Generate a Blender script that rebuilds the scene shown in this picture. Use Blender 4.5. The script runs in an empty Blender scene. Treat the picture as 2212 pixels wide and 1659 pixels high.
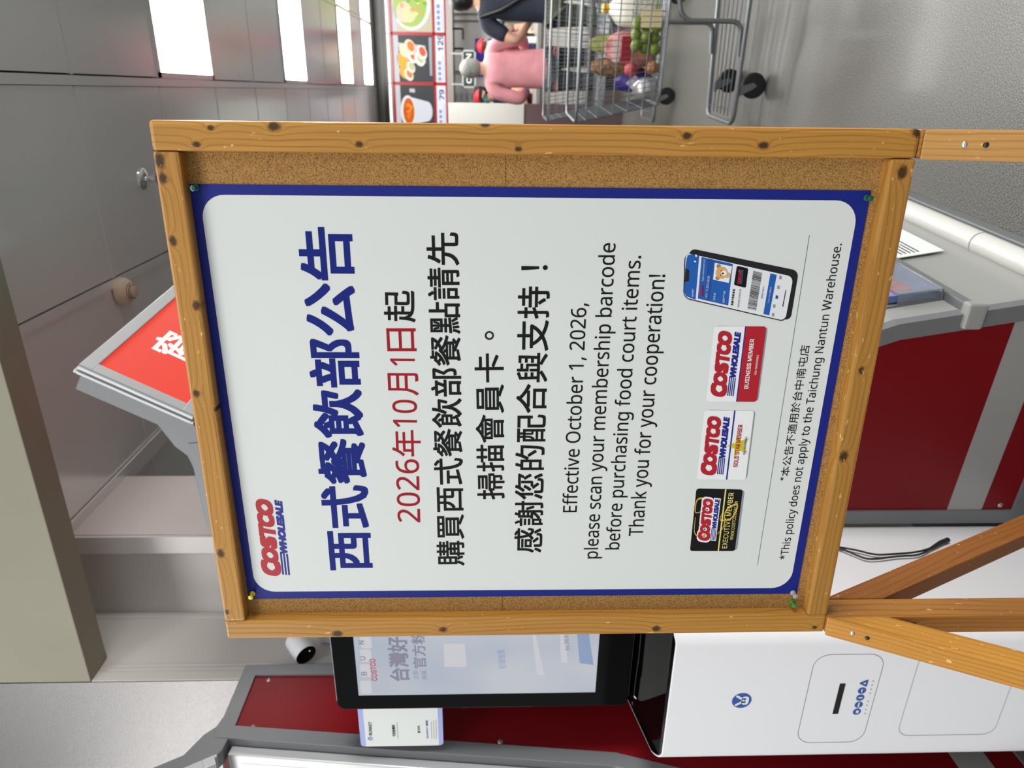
import bpy, bmesh, math, random, os
from mathutils import Vector, Matrix
random.seed(7)
SC = bpy.context.scene
COL = SC.collection
R = math.radians

# ------------------------------------------------------------------ camera
F_PX, CAM_H, YAW, PITCH = 1525.0, 1.46, R(22.5), R(1.84)
FWD = Vector((-math.sin(YAW) * math.cos(PITCH), math.cos(YAW) * math.cos(PITCH), -math.sin(PITCH)))
RIGHT = Vector((math.cos(YAW), math.sin(YAW), 0))
UP = RIGHT.cross(FWD)
EYE = Vector((0, 0, CAM_H))
cam_data = bpy.data.cameras.new('camera')
cam_data.sensor_width = 36
cam_data.lens = 36 * F_PX / 2212
cam_data.clip_start = 0.02
cam_data.dof.use_dof = True
cam_data.dof.focus_distance = 1.0
cam_data.dof.aperture_fstop = 7.0
cam = bpy.data.objects.new('camera', cam_data)
COL.objects.link(cam)
# the phone was held on its side: the picture's right is the world's down
cam.matrix_world = Matrix.Translation(EYE) @ Matrix((-UP, RIGHT, -FWD)).transposed().to_4x4()
SC.camera = cam

# ------------------------------------------------------------------ light
SC.view_settings.view_transform = 'Standard'
SC.view_settings.look = 'None'
SC.view_settings.gamma = 1
SC.view_settings.use_curve_mapping = False
SC.view_settings.exposure = 0.0
PANEL_LIGHT = 22.0
world = bpy.data.worlds.new('store')
SC.world = world
world.use_nodes = True
world.node_tree.nodes['Background'].inputs[0].default_value = (0.95, 0.97, 1.0, 1)
world.node_tree.nodes['Background'].inputs[1].default_value = 0.60


def area(name, loc, sx, sy, power, color=(1, 0.98, 0.95), rot=(0, 0, 0)):
    l = bpy.data.lights.new(name, 'AREA')
    l.shape = 'RECTANGLE'; l.size = sx; l.size_y = sy; l.energy = power; l.color = color
    o = bpy.data.objects.new(name, l); COL.objects.link(o)
    o.location = loc; o.rotation_euler = rot
    return o


# the lamps of the sales floor behind the photographer, plus one added fill lamp
area('hall_or_fill_lamp', (-0.9, -1.7, 4.7), 2.4, 1.2, 58, rot=(R(30), 0, 0))
area('hall_or_fill_lamp', (2.2, -1.6, 4.7), 2.4, 1.2, 46, rot=(R(30), 0, 0))
area('hall_or_fill_lamp', (-3.4, -1.4, 4.5), 1.6, 1.2, 40, rot=(R(40), 0, R(-20)))


area('hall_or_fill_lamp', (-6.9, -3.0, 4.7), 2.6, 2.0, 210, rot=(R(25), 0, R(-40)))
area('hall_or_fill_lamp', (4.2, 1.15, 2.2), 1.6, 1.2, 34, rot=(0, R(78), 0)).data.spread = R(70)  # added fill from the right, brightens the kiosk's flank; no fitting of the hall
area('kitchen_lamp', (0.6, 9.85, 2.70), 3.0, 0.4, 55)


# ------------------------------------------------------------------ helpers
def lin(c):
    c = c / 255.0
    return c / 12.92 if c <= 0.04045 else ((c + 0.055) / 1.055) ** 2.4


def rgb(c):
    return (lin(c[0]), lin(c[1]), lin(c[2]), 1)


_mats = {}


def mat(name, color, rough=0.5, metal=0.0, coat=0.0, spec=0.5, emit=0.0, trans=0.0, bump=0.0, bscale=200.0, noise=0.0, nscale=8.0):
    if name in _mats:
        return _mats[name]
    m = bpy.data.materials.new(name); m.use_nodes = True
    nt = m.node_tree; b = nt.nodes['Principled BSDF']
    b.inputs['Base Color'].default_value = rgb(color)
    b.inputs['Roughness'].default_value = rough
    b.inputs['Metallic'].default_value = metal
    b.inputs['Coat Weight'].default_value = coat
    b.inputs['Coat Roughness'].default_value = 0.08
    b.inputs['Specular IOR Level'].default_value = spec
    b.inputs['Transmission Weight'].default_value = trans
    if emit:
        b.inputs['Base Color'].default_value = [x * 0.08 for x in rgb(color)[:3]] + [1]
        b.inputs['Emission Color'].default_value = rgb(color)
        b.inputs['Emission Strength'].default_value = emit
    if bump or noise:
        tc = nt.nodes.new('ShaderNodeTexCoord')
    if bump:
        n = nt.nodes.new('ShaderNodeTexNoise'); n.inputs['Scale'].default_value = bscale
        n.inputs['Detail'].default_value = 3
        bp_ = nt.nodes.new('ShaderNodeBump'); bp_.inputs['Strength'].default_value = bump
        bp_.inputs['Distance'].default_value = 0.002
        nt.links.new(tc.outputs['Object'], n.inputs['Vector'])
        nt.links.new(n.outputs['Fac'], bp_.inputs['Height'])
        nt.links.new(bp_.outputs['Normal'], b.inputs['Normal'])
    if noise:
        n2 = nt.nodes.new('ShaderNodeTexNoise'); n2.inputs['Scale'].default_value = nscale
        n2.inputs['Detail'].default_value = 4
        rp = nt.nodes.new('ShaderNodeValToRGB')
        d = [max(0, x * (1 - noise)) for x in rgb(color)[:3]]
        l = [min(1, x * (1 + noise)) for x in rgb(color)[:3]]
        rp.color_ramp.elements[0].position = 0.3; rp.color_ramp.elements[1].position = 0.7
        rp.color_ramp.elements[0].color = (*d, 1); rp.color_ramp.elements[1].color = (*l, 1)
        nt.links.new(tc.outputs['Object'], n2.inputs['Vector'])
        nt.links.new(n2.outputs['Fac'], rp.inputs['Fac'])
        nt.links.new(rp.outputs['Color'], b.inputs['Base Color'])
    _mats[name] = m
    return m


def link(name, me, m=None, parent=None, loc=None, rot=None):
    o = bpy.data.objects.new(name, me); COL.objects.link(o)
    if m and not me.materials:
        me.materials.append(m)
    if parent: o.parent = parent
    if loc is not None: o.location = loc
    if rot is not None: o.rotation_euler = rot
    return o


def obj(name, bm, m, parent=None, loc=None, rot=None, smooth=False, bevel=0.0, seg=2):
    me = bpy.data.meshes.new(name)
    bmesh.ops.recalc_face_normals(bm, faces=bm.faces[:])
    if bevel:
        es = [e for e in bm.edges if len(e.link_faces) == 2 and e.calc_face_angle(0) > 0.6]
        bmesh.ops.bevel(bm, geom=es, offset=bevel, segments=seg, profile=0.6, affect='EDGES')
    bm.to_mesh(me); bm.free()
    if smooth:
        for p in me.polygons: p.use_smooth = True
        me.set_sharp_from_angle(angle=R(38))
    return link(name, me, m, parent, loc, rot)


def tag(o, label=None, cat=None, group=None, kind=None):
    if label: o['label'] = label
    if cat: o['category'] = cat
    if group: o['group'] = group
    if kind: o['kind'] = kind
    return o


def thing(name, label, cat, loc=(0, 0, 0), rotz=0.0, group=None):
    o = bpy.data.objects.new(name, None); COL.objects.link(o)
    o.location = loc; o.rotation_euler = (0, 0, rotz); o.empty_display_size = 0.05
    return tag(o, label, cat, group)


def struct(name, bm, m, **k):
    return tag(obj(name, bm, m, **k), kind='structure')


def NB(): return bmesh.new()


def bx(bm, x0, x1, y0, y1, z0, z1, M=None):
    vs = [bm.verts.new(p) for p in ((x0, y0, z0), (x1, y0, z0), (x1, y1, z0), (x0, y1, z0), (x0, y0, z1), (x1, y0, z1), (x1, y1, z1), (x0, y1, z1))]
    for f in ((0, 3, 2, 1), (4, 5, 6, 7), (0, 1, 5, 4), (1, 2, 6, 5), (2, 3, 7, 6), (3, 0, 4, 7)):
        bm.faces.new([vs[i] for i in f])
    if M is not None:
        for v in vs: v.co = M @ v.co
    return vs


def box(*a):
    bm = NB(); bx(bm, *a); return bm


def loft(bm, loops, cap=True):
    rings = [[bm.verts.new(p) for p in lp] for lp in loops]
    n = len(rings[0])
    for a, b in zip(rings, rings[1:]):
        for i in range(n):
            j = (i + 1) % n
            bm.faces.new((a[i], a[j], b[j], b[i]))
    if cap:
        bm.faces.new(rings[0][::-1]); bm.faces.new(rings[-1])
    return rings


def prism(bm, pts, axis, a, b):
    """extrude a 2-D outline along an axis from a to b"""
    def P(p, t):
        return {'x': (t, p[0], p[1]), 'y': (p[0], t, p[1]), 'z': (p[0], p[1], t)}[axis]
    loft(bm, [[P(p, a) for p in pts], [P(p, b) for p in pts]])


def lathe(bm, prof, seg=24, M=None):
    loops = []
    for r, z in prof:
        loops.append([((M @ Vector((r * math.cos(2 * math.pi * i / seg), r * math.sin(2 * math.pi * i / seg), z))) if M else
                       (r * math.cos(2 * math.pi * i / seg), r * math.sin(2 * math.pi * i / seg), z)) for i in range(seg)])
    loft(bm, loops)


def tube(bm, pts, r, seg=6, closed=False):
    pts = [Vector(p) for p in pts]
    n = len(pts); loops = []
    prev = None
    for i, p in enumerate(pts):
        a = pts[i - 1] if (i > 0 or closed) else p
        b = pts[(i + 1) % n] if (i < n - 1 or closed) else p
        t = (b - a)
        t = t.normalized() if t.length > 1e-9 else Vector((0, 0, 1))
        if prev is None:
            ref = Vector((0, 0, 1)) if abs(t.z) < 0.9 else Vector((1, 0, 0))
            u = t.cross(ref).normalized()
        else:
            u = (prev - t * prev.dot(t))
            u = u.normalized() if u.length > 1e-6 else t.orthogonal().normalized()
        prev = u
        w = t.cross(u)
        rr = r[i] if isinstance(r, (list, tuple)) else r
        loops.append([p + (u * math.cos(2 * math.pi * k / seg) + w * math.sin(2 * math.pi * k / seg)) * rr for k in range(seg)])
    if closed:
        loops.append(loops[0])
        rings = [[bm.verts.new(q) for q in lp] for lp in loops[:-1]]
        rings.append(rings[0])
        for a, b in zip(rings, rings[1:]):
            for i in range(seg):
                bm.faces.new((a[i], a[(i + 1) % seg], b[(i + 1) % seg], b[i]))
    else:
        loft(bm, loops)


def arc(cx, cy, r, a0, a1, n=6):
    return [(cx + r * math.cos(R(a0 + (a1 - a0) * i / n)), cy + r * math.sin(R(a0 + (a1 - a0) * i / n))) for i in range(n + 1)]


def rrect(x0, x1, y0, y1, r, n=6):
    return (arc(x1 - r, y1 - r, r, 0, 90, n) + arc(x0 + r, y1 - r, r, 90, 180, n) +
            arc(x0 + r, y0 + r, r, 180, 270, n) + arc(x1 - r, y0 + r, r, 270, 360, n))


def fillet(pts, r, n=5):
    """round the corners of an open polyline"""
    pts = [Vector(p) for p in pts]; out = [pts[0]]
    for a, b, c in zip(pts, pts[1:], pts[2:]):
        d1 = (a - b).normalized(); d2 = (c - b).normalized()
        k = min(r, (a - b).length * 0.45, (c - b).length * 0.45)
        p, q = b + d1 * k, b + d2 * k
        for i in range(n + 1):
            t = i / n
            out.append(p * (1 - t) ** 2 + b * 2 * t * (1 - t) + q * t * t)
    return out + [pts[-1]]


# survey: sight lines of the measured photograph, met with real planes of the place
def sight(x, y):
    u, v = 1659 - y, x
    return FWD + RIGHT * ((u - 829.5) / F_PX) - UP * ((v - 1106) / F_PX)


class Face:
    """a vertical (or tilted) plane: x to the right, z up, -y towards its viewer"""
    def __init__(self, O, ex, ez=(0, 0, 1)):
        self.O = Vector(O); self.ex = Vector(ex).normalized(); self.ez = Vector(ez).normalized()
        self.ey = self.ez.cross(self.ex)
        self.M = Matrix((self.ex, self.ey, self.ez)).transposed().to_4x4()
        self.M.translation = self.O

    def at(self, x, y, off=0.0):
        d = sight(x, y); o = self.O + self.ey * off
        P = EYE + d * ((o - EYE).dot(self.ey) / d.dot(self.ey))
        q = P - self.O
        return Vector((q.dot(self.ex), q.dot(self.ez)))


DATA = bpy.utils.system_resource('DATAFILES')


def font(fn):
    try:
        return bpy.data.fonts.load(os.path.join(DATA, 'fonts', fn), check_existing=True)
    except Exception:
        return None


SANS = font('NotoSansHebrew-Regular.woff2')
CJK = font('Noto Sans CJK Regular.woff2')
INTER = font('Inter.woff2')


def glyphs(body, fnt=None, bold=0.0, spacing=1.0, shear=0.0):
    """outline text as (verts, faces) in em units"""
    c = bpy.data.curves.new('t', 'FONT'); c.body = body; c.size = 1; c.space_character = spacing; c.shear = shear
    c.resolution_u = 4
    if fnt: c.font = fnt
    o = bpy.data.objects.new('t', c); COL.objects.link(o)
    dg = bpy.context.evaluated_depsgraph_get(); dg.update()
    me = bpy.data.meshes.new_from_object(o.evaluated_get(dg))
    vs = [(v.co.x, v.co.y, 0) for v in me.vertices]
    fs = [tuple(p.vertices) for p in me.polygons]
    bpy.data.objects.remove(o); bpy.data.curves.remove(c); bpy.data.meshes.remove(me)
    if bold:
        bold *= max(p[1] for p in vs) - min(p[1] for p in vs)
        v2, f2 = [], []
        N = 4 if bold > .018 else 2
        ring = [(i * 2 / N - 1, j * 2 / N - 1) for i in range(N + 1) for j in range(N + 1) if i in (0, N) or j in (0, N)] + [(0, 0)]
        for k, (dx, dy) in enumerate(ring):
            dx, dy = bold * dx, bold * dy
            n = len(v2)
            v2 += [(p[0] + dx, p[1] + dy, k) for p in vs]
            f2 += [tuple(i + n for i in f) for f in fs]
        vs, fs = v2, f2
    return vs, fs


def flat(name, vs, fs, m, parent, y):
    me = bpy.data.meshes.new(name)
    me.from_pydata([(p[0], y - 2e-6 * (p[2] if len(p) > 2 else 0), p[1]) for p in vs], [], [tuple(reversed(f)) for f in fs])
    me.update()
    return link(name, me, m, parent)


def write(name, body, face, parent, L, Rr, T, m, y, fnt=None, bold=0.0, spacing=1.0, caps=None, z0=0.0, x0=0.0, shear=0.0, toff=0.0):
    """lettering fitted between bottom-left L, bottom-right Rr and the height of T (local 2-D points)"""
    vs, fs = glyphs(body, fnt, bold, spacing, shear)
    xa = min(p[0] for p in vs); xb = max(p[0] for p in vs)
    if caps:
        cv, _ = glyphs(caps, fnt, 0)
        ya, yb = 0.0, max(p[1] for p in cv)
    else:
        ya = min(p[1] for p in vs); yb = max(p[1] for p in vs)
    L, Rr, T = Vector(L), Vector(Rr), Vector(T)
    ax = (Rr - L); n = Vector((-ax.y, ax.x)).normalized()
    h = (T - L).dot(n)
    out = []
    for px, py, lay in vs:
        p = L + ax * ((px - xa) / (xb - xa)) + n * (h * (py - ya) / (yb - ya))
        out.append((p.x - x0, p.y - z0, lay))
    return flat(name, out, fs, m, parent, y)


def plate(name, pts, m, parent, y, t=0.0):
    """flat printed shape in x,z at depth y (t gives it thickness away from the viewer)"""
    bm = NB()
    if t:
        prism(bm, pts, 'y', y, y + t)
    else:
        f = bm.faces.new([bm.verts.new((p[0], y, p[1])) for p in pts])
        if f.normal.y > 0 or True:
            f.normal_update()
            if f.normal.y > 0: f.normal_flip()
    me = bpy.data.meshes.new(name)
    if t: bmesh.ops.recalc_face_normals(bm, faces=bm.faces[:])
    bm.to_mesh(me); bm.free()
    return link(name, me, m, parent)


def ring_plate(bm, outer, inner, y):
    n = len(outer)
    a = [bm.verts.new((p[0], y, p[1])) for p in outer]; b = [bm.verts.new((p[0], y, p[1])) for p in inner]
    for i in range(n):
        j = (i + 1) % n
        bm.faces.new((a[i], b[i], b[j], a[j]))


# ------------------------------------------------------------------ materials
class NT:
    def __init__(self, m):
        self.t = m.node_tree
    def n(self, kind, **kw):
        o = self.t.nodes.new('ShaderNode' + kind)
        for k, v in kw.items(): setattr(o, k, v)
        return o
    def l(self, a, b): self.t.links.new(a, b)
    def math(self, op, a, b=None, c=None):
        o = self.n('Math', operation=op)
        for i, v in enumerate((a, b, c)):
            if v is None: continue
            if isinstance(v, (int, float)): o.inputs[i].default_value = v
            else: self.l(v, o.inputs[i])
        return o.outputs[0]
    def vm(self, op, a, b):
        o = self.n('VectorMath', operation=op)
        for i, v in enumerate((a, b)):
            if isinstance(v, tuple): o.inputs[i].default_value = v
            else: self.l(v, o.inputs[i])
        return o.outputs['Value'] if op == 'LENGTH' else o.outputs[0]
    def ramp(self, f, stops):
        o = self.n('ValToRGB'); e = o.color_ramp.elements
        while len(e) < len(stops): e.new(0.5)
        for q, (p, c) in zip(e, stops):
            q.position = p; q.color = c if len(c) == 4 else rgb(c)
        self.l(f, o.inputs[0]); return o.outputs['Color']
    def mix(self, f, a, b, blend='MIX'):
        o = self.n('Mix', data_type='RGBA', blend_type=blend)
        for i, v in ((0, f), (6, a), (7, b)):
            if isinstance(v, (int, float)): o.inputs[i].default_value = v
            elif isinstance(v, tuple): o.inputs[i].default_value = v if len(v) == 4 else rgb(v)
            else: self.l(v, o.inputs[i])
        return o.outputs[2]
    def noise(self, vec, scale, detail=3, rough=0.5):
        o = self.n('TexNoise'); o.inputs['Scale'].default_value = scale; o.inputs['Detail'].default_value = detail
        o.inputs['Roughness'].default_value = rough
        self.l(vec, o.inputs['Vector']); return o.outputs['Fac']


def wood(name, seed, knots=(), light=(192, 141, 64), dark=(132, 82, 30), wear=0.5, freq=820.0, rough=0.34):
    """varnished pine, the grain along local z; knots are (x, z, radius) on the stick"""
    m = bpy.data.materials.new(name); m.use_nodes = True
    T = NT(m); b = m.node_tree.nodes['Principled BSDF']
    tc = T.n('TexCoord')
    P = tc.outputs['Object']
    P2 = T.vm('ADD', P, (seed * 1.37, seed * 0.71, seed * 2.3))
    warp = T.noise(T.vm('MULTIPLY', P2, (9, 9, 2.2)), 1.0, 3)
    sx = T.n('SeparateXYZ'); T.l(P, sx.inputs[0])
    g = T.math('MULTIPLY', sx.outputs['X'], freq)
    g = T.math('ADD', g, T.math('MULTIPLY', sx.outputs['Y'], freq * 0.6))
    g = T.math('ADD', g, T.math('MULTIPLY', warp, 26.0))
    kmask = None
    for kx, kz, kr in knots:
        d = T.vm('LENGTH', T.vm('MULTIPLY', T.vm('SUBTRACT', P, (kx, 0, kz)), (1.0, 0.0, 0.72)), (0, 0, 0))
        dr = T.math('DIVIDE', d, kr)
        infl = T.math('DIVIDE', 16.0, T.math('ADD', 1.0, T.math('MULTIPLY', dr, dr)))
        g = T.math('ADD', g, infl)
        nm = T.math('ADD', dr, T.math('MULTIPLY', T.math('SUBTRACT', T.noise(P2, 260, 2), 0.5), 0.7))
        mr = T.n('MapRange', interpolation_type='SMOOTHSTEP'); mr.inputs['From Min'].default_value = 1.45
        mr.inputs['From Max'].default_value = 0.55; T.l(nm, mr.inputs['Value'])
        kmask = mr.outputs[0] if kmask is None else T.math('MAXIMUM', kmask, mr.outputs[0])
    s = T.math('MULTIPLY_ADD', T.math('SINE', g), 0.5, 0.5)
    line = T.math('POWER', s, 6.0)
    big2 = T.noise(T.vm('MULTIPLY', P2, (45, 45, 6)), 1.0, 2)
    fib = T.noise(T.vm('MULTIPLY', P2, (420, 420, 9)), 1.0, 2)
    big = T.noise(T.vm('MULTIPLY', P2, (14, 14, 3)), 1.0, 2)
    c = T.ramp(big, [(0.3, light), (0.72, tuple(int(l * 0.84 + d * 0.16) for l, d in zip(light, dark)))])
    c = T.mix(T.math('MULTIPLY', T.math('MULTIPLY', line, big2), 0.9), c, dark)
    c = T.mix(T.math('MULTIPLY', T.math('SUBTRACT', fib, 0.35), 0.55), c, dark)
    if kmask is not None:
        c = T.mix(T.math('MULTIPLY', kmask, 0.9), c, (44, 24, 14))
    # scuffs: small pale nicks and short scratches in the varnish
    sc1 = T.noise(T.vm('MULTIPLY', P2, (150, 150, 75)), 1.0, 2)
    f1 = T.n('MapRange'); f1.inputs['From Min'].default_value = 0.735 - 0.06 * wear; f1.inputs['From Max'].default_value = 0.80 - 0.06 * wear
    T.l(sc1, f1.inputs['Value'])
    c = T.mix(T.math('MULTIPLY', f1.outputs[0], 0.75), c, (236, 196, 132))
    T.l(c, b.inputs['Base Color'])
    b.inputs['Roughness'].default_value = rough
    b.inputs['Coat Weight'].default_value = 0.12; b.inputs['Coat Roughness'].default_value = 0.2; b.inputs['Specular IOR Level'].default_value = 0.35
    bp_ = T.n('Bump'); bp_.inputs['Strength'].default_value = 0.25; bp_.inputs['Distance'].default_value = 0.0006
    T.l(fib, bp_.inputs['Height']); T.l(bp_.outputs[0], b.inputs['Normal'])
    return m


def speckle(name, dark, light, scale, rough, mid=0.5, width=0.16, coat=0.0, bump=0.0, tint=None):
    m = bpy.data.materials.new(name); m.use_nodes = True
    T = NT(m); b = m.node_tree.nodes['Principled BSDF']
    tc = T.n('TexCoord')
    f = T.noise(tc.outputs['Object'], scale, 2, 0.6)
    c = T.ramp(f, [(mid - width / 2, dark), (mid + width / 2, light)])
    if tint:
        f2 = T.noise(T.vm('ADD', tc.outputs['Object'], (5.2, 1.3, 2.2)), scale * 0.55, 2, 0.6)
        c = T.mix(T.ramp(f2, [(0.60, (0, 0, 0, 1)), (0.70, (0.8, 0.8, 0.8, 1))]), c, tint)
    T.l(c, b.inputs['Base Color'])
    b.inputs['Roughness'].default_value = rough
    b.inputs['Coat Weight'].default_value = coat
    b.inputs['Coat Roughness'].default_value = 0.12
    if bump:
        bp_ = T.n('Bump'); bp_.inputs['Strength'].default_value = bump; bp_.inputs['Distance'].default_value = 0.001
        T.l(f, bp_.inputs['Height']); T.l(bp_.outputs[0], b.inputs['Normal'])
    return m


M_CORK = speckle('cork', (106, 74, 34), (182, 138, 74), 780, 0.85, 0.45, 0.24, bump=0.5, tint=(142, 102, 50))
M_FLOOR = speckle('speckled floor', (42, 41, 39), (136, 134, 128), 290, 0.42, 0.52, 0.22, coat=0.10)
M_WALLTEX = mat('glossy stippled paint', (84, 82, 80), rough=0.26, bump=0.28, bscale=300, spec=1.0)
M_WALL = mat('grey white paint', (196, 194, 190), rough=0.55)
M_FARWALL = mat('white paint', (222, 222, 219), rough=0.6)
M_BEAM = mat('cream paint', (136, 134, 116), rough=0.6, noise=0.03, nscale=5)
M_CEIL = mat('glossy ceiling metal', (224, 229, 229), rough=0.19, metal=0.35, spec=0.7)
M_CEILGAP = mat('ceiling joint', (60, 57, 55), rough=0.6)
M_TRIMW = mat('white metal trim', (200, 199, 196), rough=0.4)
M_LIGHT = mat('light diffuser', (255, 254, 250), rough=0.5, emit=PANEL_LIGHT)
M_BLACK = mat('black paint', (18, 18, 19), rough=0.45)
M_GREYF = mat('grey cabinet frame', (112, 115, 118), rough=0.42, metal=0.1)
M_GREYL = mat('grey laminate', (150, 151, 148), rough=0.28)
M_RED = mat('dark red panel', (116, 5, 16), rough=0.40, spec=.2)
M_ALU = mat('brushed aluminium', (184, 186, 188), rough=0.36, metal=0.25)
M_CHROME = mat('chrome', (225, 226, 228), rough=0.12, metal=1.0)
M_STEEL = mat('zinc plated wire', (126, 130, 134), rough=0.32, metal=0.5)
M_WHITEP = mat('white powder coat', (240, 242, 246), rough=0.36)
M_GLOSSB = mat('black glass', (4, 4, 5), rough=0.05, spec=0.12)
M_RUBBER = mat('black rubber', (26, 26, 28), rough=0.6)
M_PAPER = mat('white paper', (222, 227, 224), rough=0.5, spec=.2)
M_BLUE = mat('poster blue ink', (16, 34, 128), rough=0.5, spec=.3)
M_TITLE = mat('title blue ink', (14, 34, 122), rough=0.5, spec=.2)
M_INKRED = mat('red ink', (160, 24, 36), rough=0.5, spec=.2)
M_INK = mat('black ink', (20, 20, 20), rough=0.5, spec=.2)
M_LOGORED = mat('logo red ink', (178, 24, 40), rough=0.42)
M_LOGOBLUE = mat('logo blue ink', (20, 34, 138), rough=0.42)
M_GOLD = mat('gold ink', (214, 166, 60), rough=0.45)
M_PALEY = mat('pale yellow ink', (232, 222, 130), rough=0.45)

# ------------------------------------------------------------------ the room
CEIL = 2.848
struct('floor', box(-9, 9, -4, 12, -0.1, 0), M_FLOOR)
# ceiling of square metal trays hung between flat bars
PX, PY, CX0, CY0 = 0.690, 0.660, 0.0, 2.609
bm = NB()
lights = []
LIT = {1: (0, 1, 3, 4), 4: (0, 1, 3, 4), 7: (0, 1, 3, 4), 9: (0, 1, 3, 4)}
for i in range(-8, 9):
    for k in range(-1, 11):
        x0 = CX0 + i * PX; y0 = CY0 + k * PY
        if k in LIT and i in LIT[k]:
            continue
        g = 0.005
        bx(bm, x0 + g + 0.034, x0 + PX, y0 + g, y0 + PY - 0.012, CEIL, CEIL + 0.02)
struct('ceiling', bm, M_CEIL)
struct('trim_1', box(CX0 - 8 * PX, CX0 + 9 * PX, CY0 - PY, CY0 + 11 * PY, CEIL + 0.021, CEIL + 0.05), M_CEILGAP)
bm = NB()
for i in range(-8, 10):
    bx(bm, CX0 + i * PX + 0.002, CX0 + i * PX + 0.033, CY0 - PY, CY0 + 11 * PY, CEIL - 0.004, CEIL + 0.02)
for k in range(-1, 11):
    for i in range(-8, 9):
        bx(bm, CX0 + i * PX + 0.036, CX0 + (i + 1) * PX - 0.002, CY0 + k * PY - 0.011, CY0 + k * PY + 0.003, CEIL - 0.002, CEIL + 0.02)
struct('trim_2', bm, M_CEIL)


def ceiling_light(x0, x1, y0, y1, label):
    t = thing('ceiling_light', label, 'light', ((x0 + x1) / 2, (y0 + y1) / 2, CEIL), group='recessed ceiling light panels')
    w, d = (x1 - x0) / 2, (y1 - y0) / 2
    bm = NB()
    for a in ((-w, w, -d, -d + 0.022), (-w, w, d - 0.022, d), (-w, -w + 0.022, -d, d), (w - 0.022, w, -d, d)):
        bx(bm, *a, -0.006, 0.012)
    obj('frame', bm, M_CEIL, t)
    obj('diffuser', box(-w + 0.02, w - 0.02, -d + 0.02, d - 0.02, 0.002, 0.012), M_LIGHT, t)


NAMES = {1: 'nearest', 4: 'second nearest', 7: 'third', 9: 'farthest'}
for k in LIT:
    for a in (0, 3):
        if a in LIT[k]:
            ceiling_light(CX0 + a * PX + 0.036, CX0 + (a + 2) * PX - 0.004, CY0 + k * PY + 0.004, CY0 + (k + 1) * PY - 0.013,
                          'white ceiling light panel, the %s row from the notice board%s' % (NAMES[k], ', farther to the side' if a else ''))

# beam and the walls by the recess on the left
BZ = 2.69
bm = NB(); bx(bm, -1.700, 6, 1.700, 1.802, BZ, 3.5); struct('trim_3', bm, M_BEAM, bevel=0.003)
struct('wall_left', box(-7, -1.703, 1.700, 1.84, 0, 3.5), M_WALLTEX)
bm = NB()
bx(bm, -1.95, -1.699, 1.703, 1.738, 0, BZ)           # edge strip of the wall end
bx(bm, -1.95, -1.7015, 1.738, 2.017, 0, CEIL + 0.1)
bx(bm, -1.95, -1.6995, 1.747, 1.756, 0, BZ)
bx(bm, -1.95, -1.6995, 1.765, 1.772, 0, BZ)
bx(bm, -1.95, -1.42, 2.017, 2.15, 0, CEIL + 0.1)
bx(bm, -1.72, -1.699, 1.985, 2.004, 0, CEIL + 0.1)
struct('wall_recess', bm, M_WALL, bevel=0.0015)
bm = NB()
bx(bm, -1.422, -1.366, 1.983, 2.384, 0, CEIL + 0.1)
bx(bm, -1.427, -1.363, 1.978, 1.983, 0, CEIL - 0.01)
bx(bm, -1.3665, -1.3625, 1.994, 2.001, 0, CEIL - 0.01)
struct('wall_panel', bm, M_TRIMW, bevel=0.001)
struct('trim_4', box(-1.40, -1.330, 1.983, 4.2, CEIL - 0.012, CEIL - 0.004), M_CEIL)
# far end
struct('wall_far', box(-8, 8, 10.2, 10.35, 0, 3.6), M_FARWALL)
struct('wall_right', box(7.5, 7.6, 1.9, 10.3, 0, 3.6), M_FARWALL)
struct('wall_side', box(-7.6, -7.5, 1.85, 10.3, 0, 3.6), M_WALL)

# ------------------------------------------------------------------ notice board
BA = R(2.6)
BEX = Vector((math.cos(BA), math.sin(BA), 0))
# outer right edge of the frame stands 0.84 m ahead of the eye
_d = sight(1150, 268); _p = EYE + _d * 0.84
B_O = Vector((_p.x, _p.y, 0))
BF = Face(B_O, BEX)
board = thing('notice_board', 'wooden framed cork notice board standing on splayed wooden legs', 'notice board', B_O, BA)
ZT, ZB = 1.860, 0.936


def stick(name, x0, x1, y0, y1, z0, z1, m, along='z', parent=board, bevel=0.0035):
    """a timber whose local z runs along its length (front faces keep x across)"""
    if along == 'z':
        o = obj(name, box(0, x1 - x0, 0, y1 - y0, 0, z1 - z0), m, parent, (x0, y0, z0), bevel=bevel)
    else:
        o = obj(name, box(0, z1 - z0, 0, y1 - y0, 0, x1 - x0), m, parent, (x0, y0, z1), (0, R(90), 0), bevel=bevel)
    return o


def kz(lst, x0, z0):
    return [(a - x0, b - z0, r) for a, b, r in lst]


def kn(pts, x0, z0):
    out = []
    for X_, Y_, r in pts:
        p = BF.at(X_, Y_); out.append((p.x - x0, p.y - z0, r))
    return out


w_rs = wood('pine of the right stile', 1.0, kn([(592, 273, .0052), (776, 312, .0035), (1048, 268, .004), (1120, 322, .003), (1484, 294, .0042), (1650, 314, .0046), (425, 312, .0035), (455, 276, .003), (1985, 285, .006)], -.035, ZB))
w_ls = wood('pine of the left stile', 4.2, kn([(729, 1369, .0058), (957, 1360, .0046), (1418, 1358, .005), (1760, 1355, .003)], -.743, ZB), wear=0.45)
stick('frame_stile', -.0350, 0, 0, .040, ZB, ZT, w_rs, bevel=.0052)
stick('frame_stile', -.7430, -.7105, 0, .040, ZB, ZT, w_ls)


def kr(pts, z1):
    # rails are turned: local z runs along x, local x runs down
    out = []
    for X_, Y_, r in pts:
        p = BF.at(X_, Y_); out.append((z1 - p.y, p.x + .7105, r))
    return out


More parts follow.
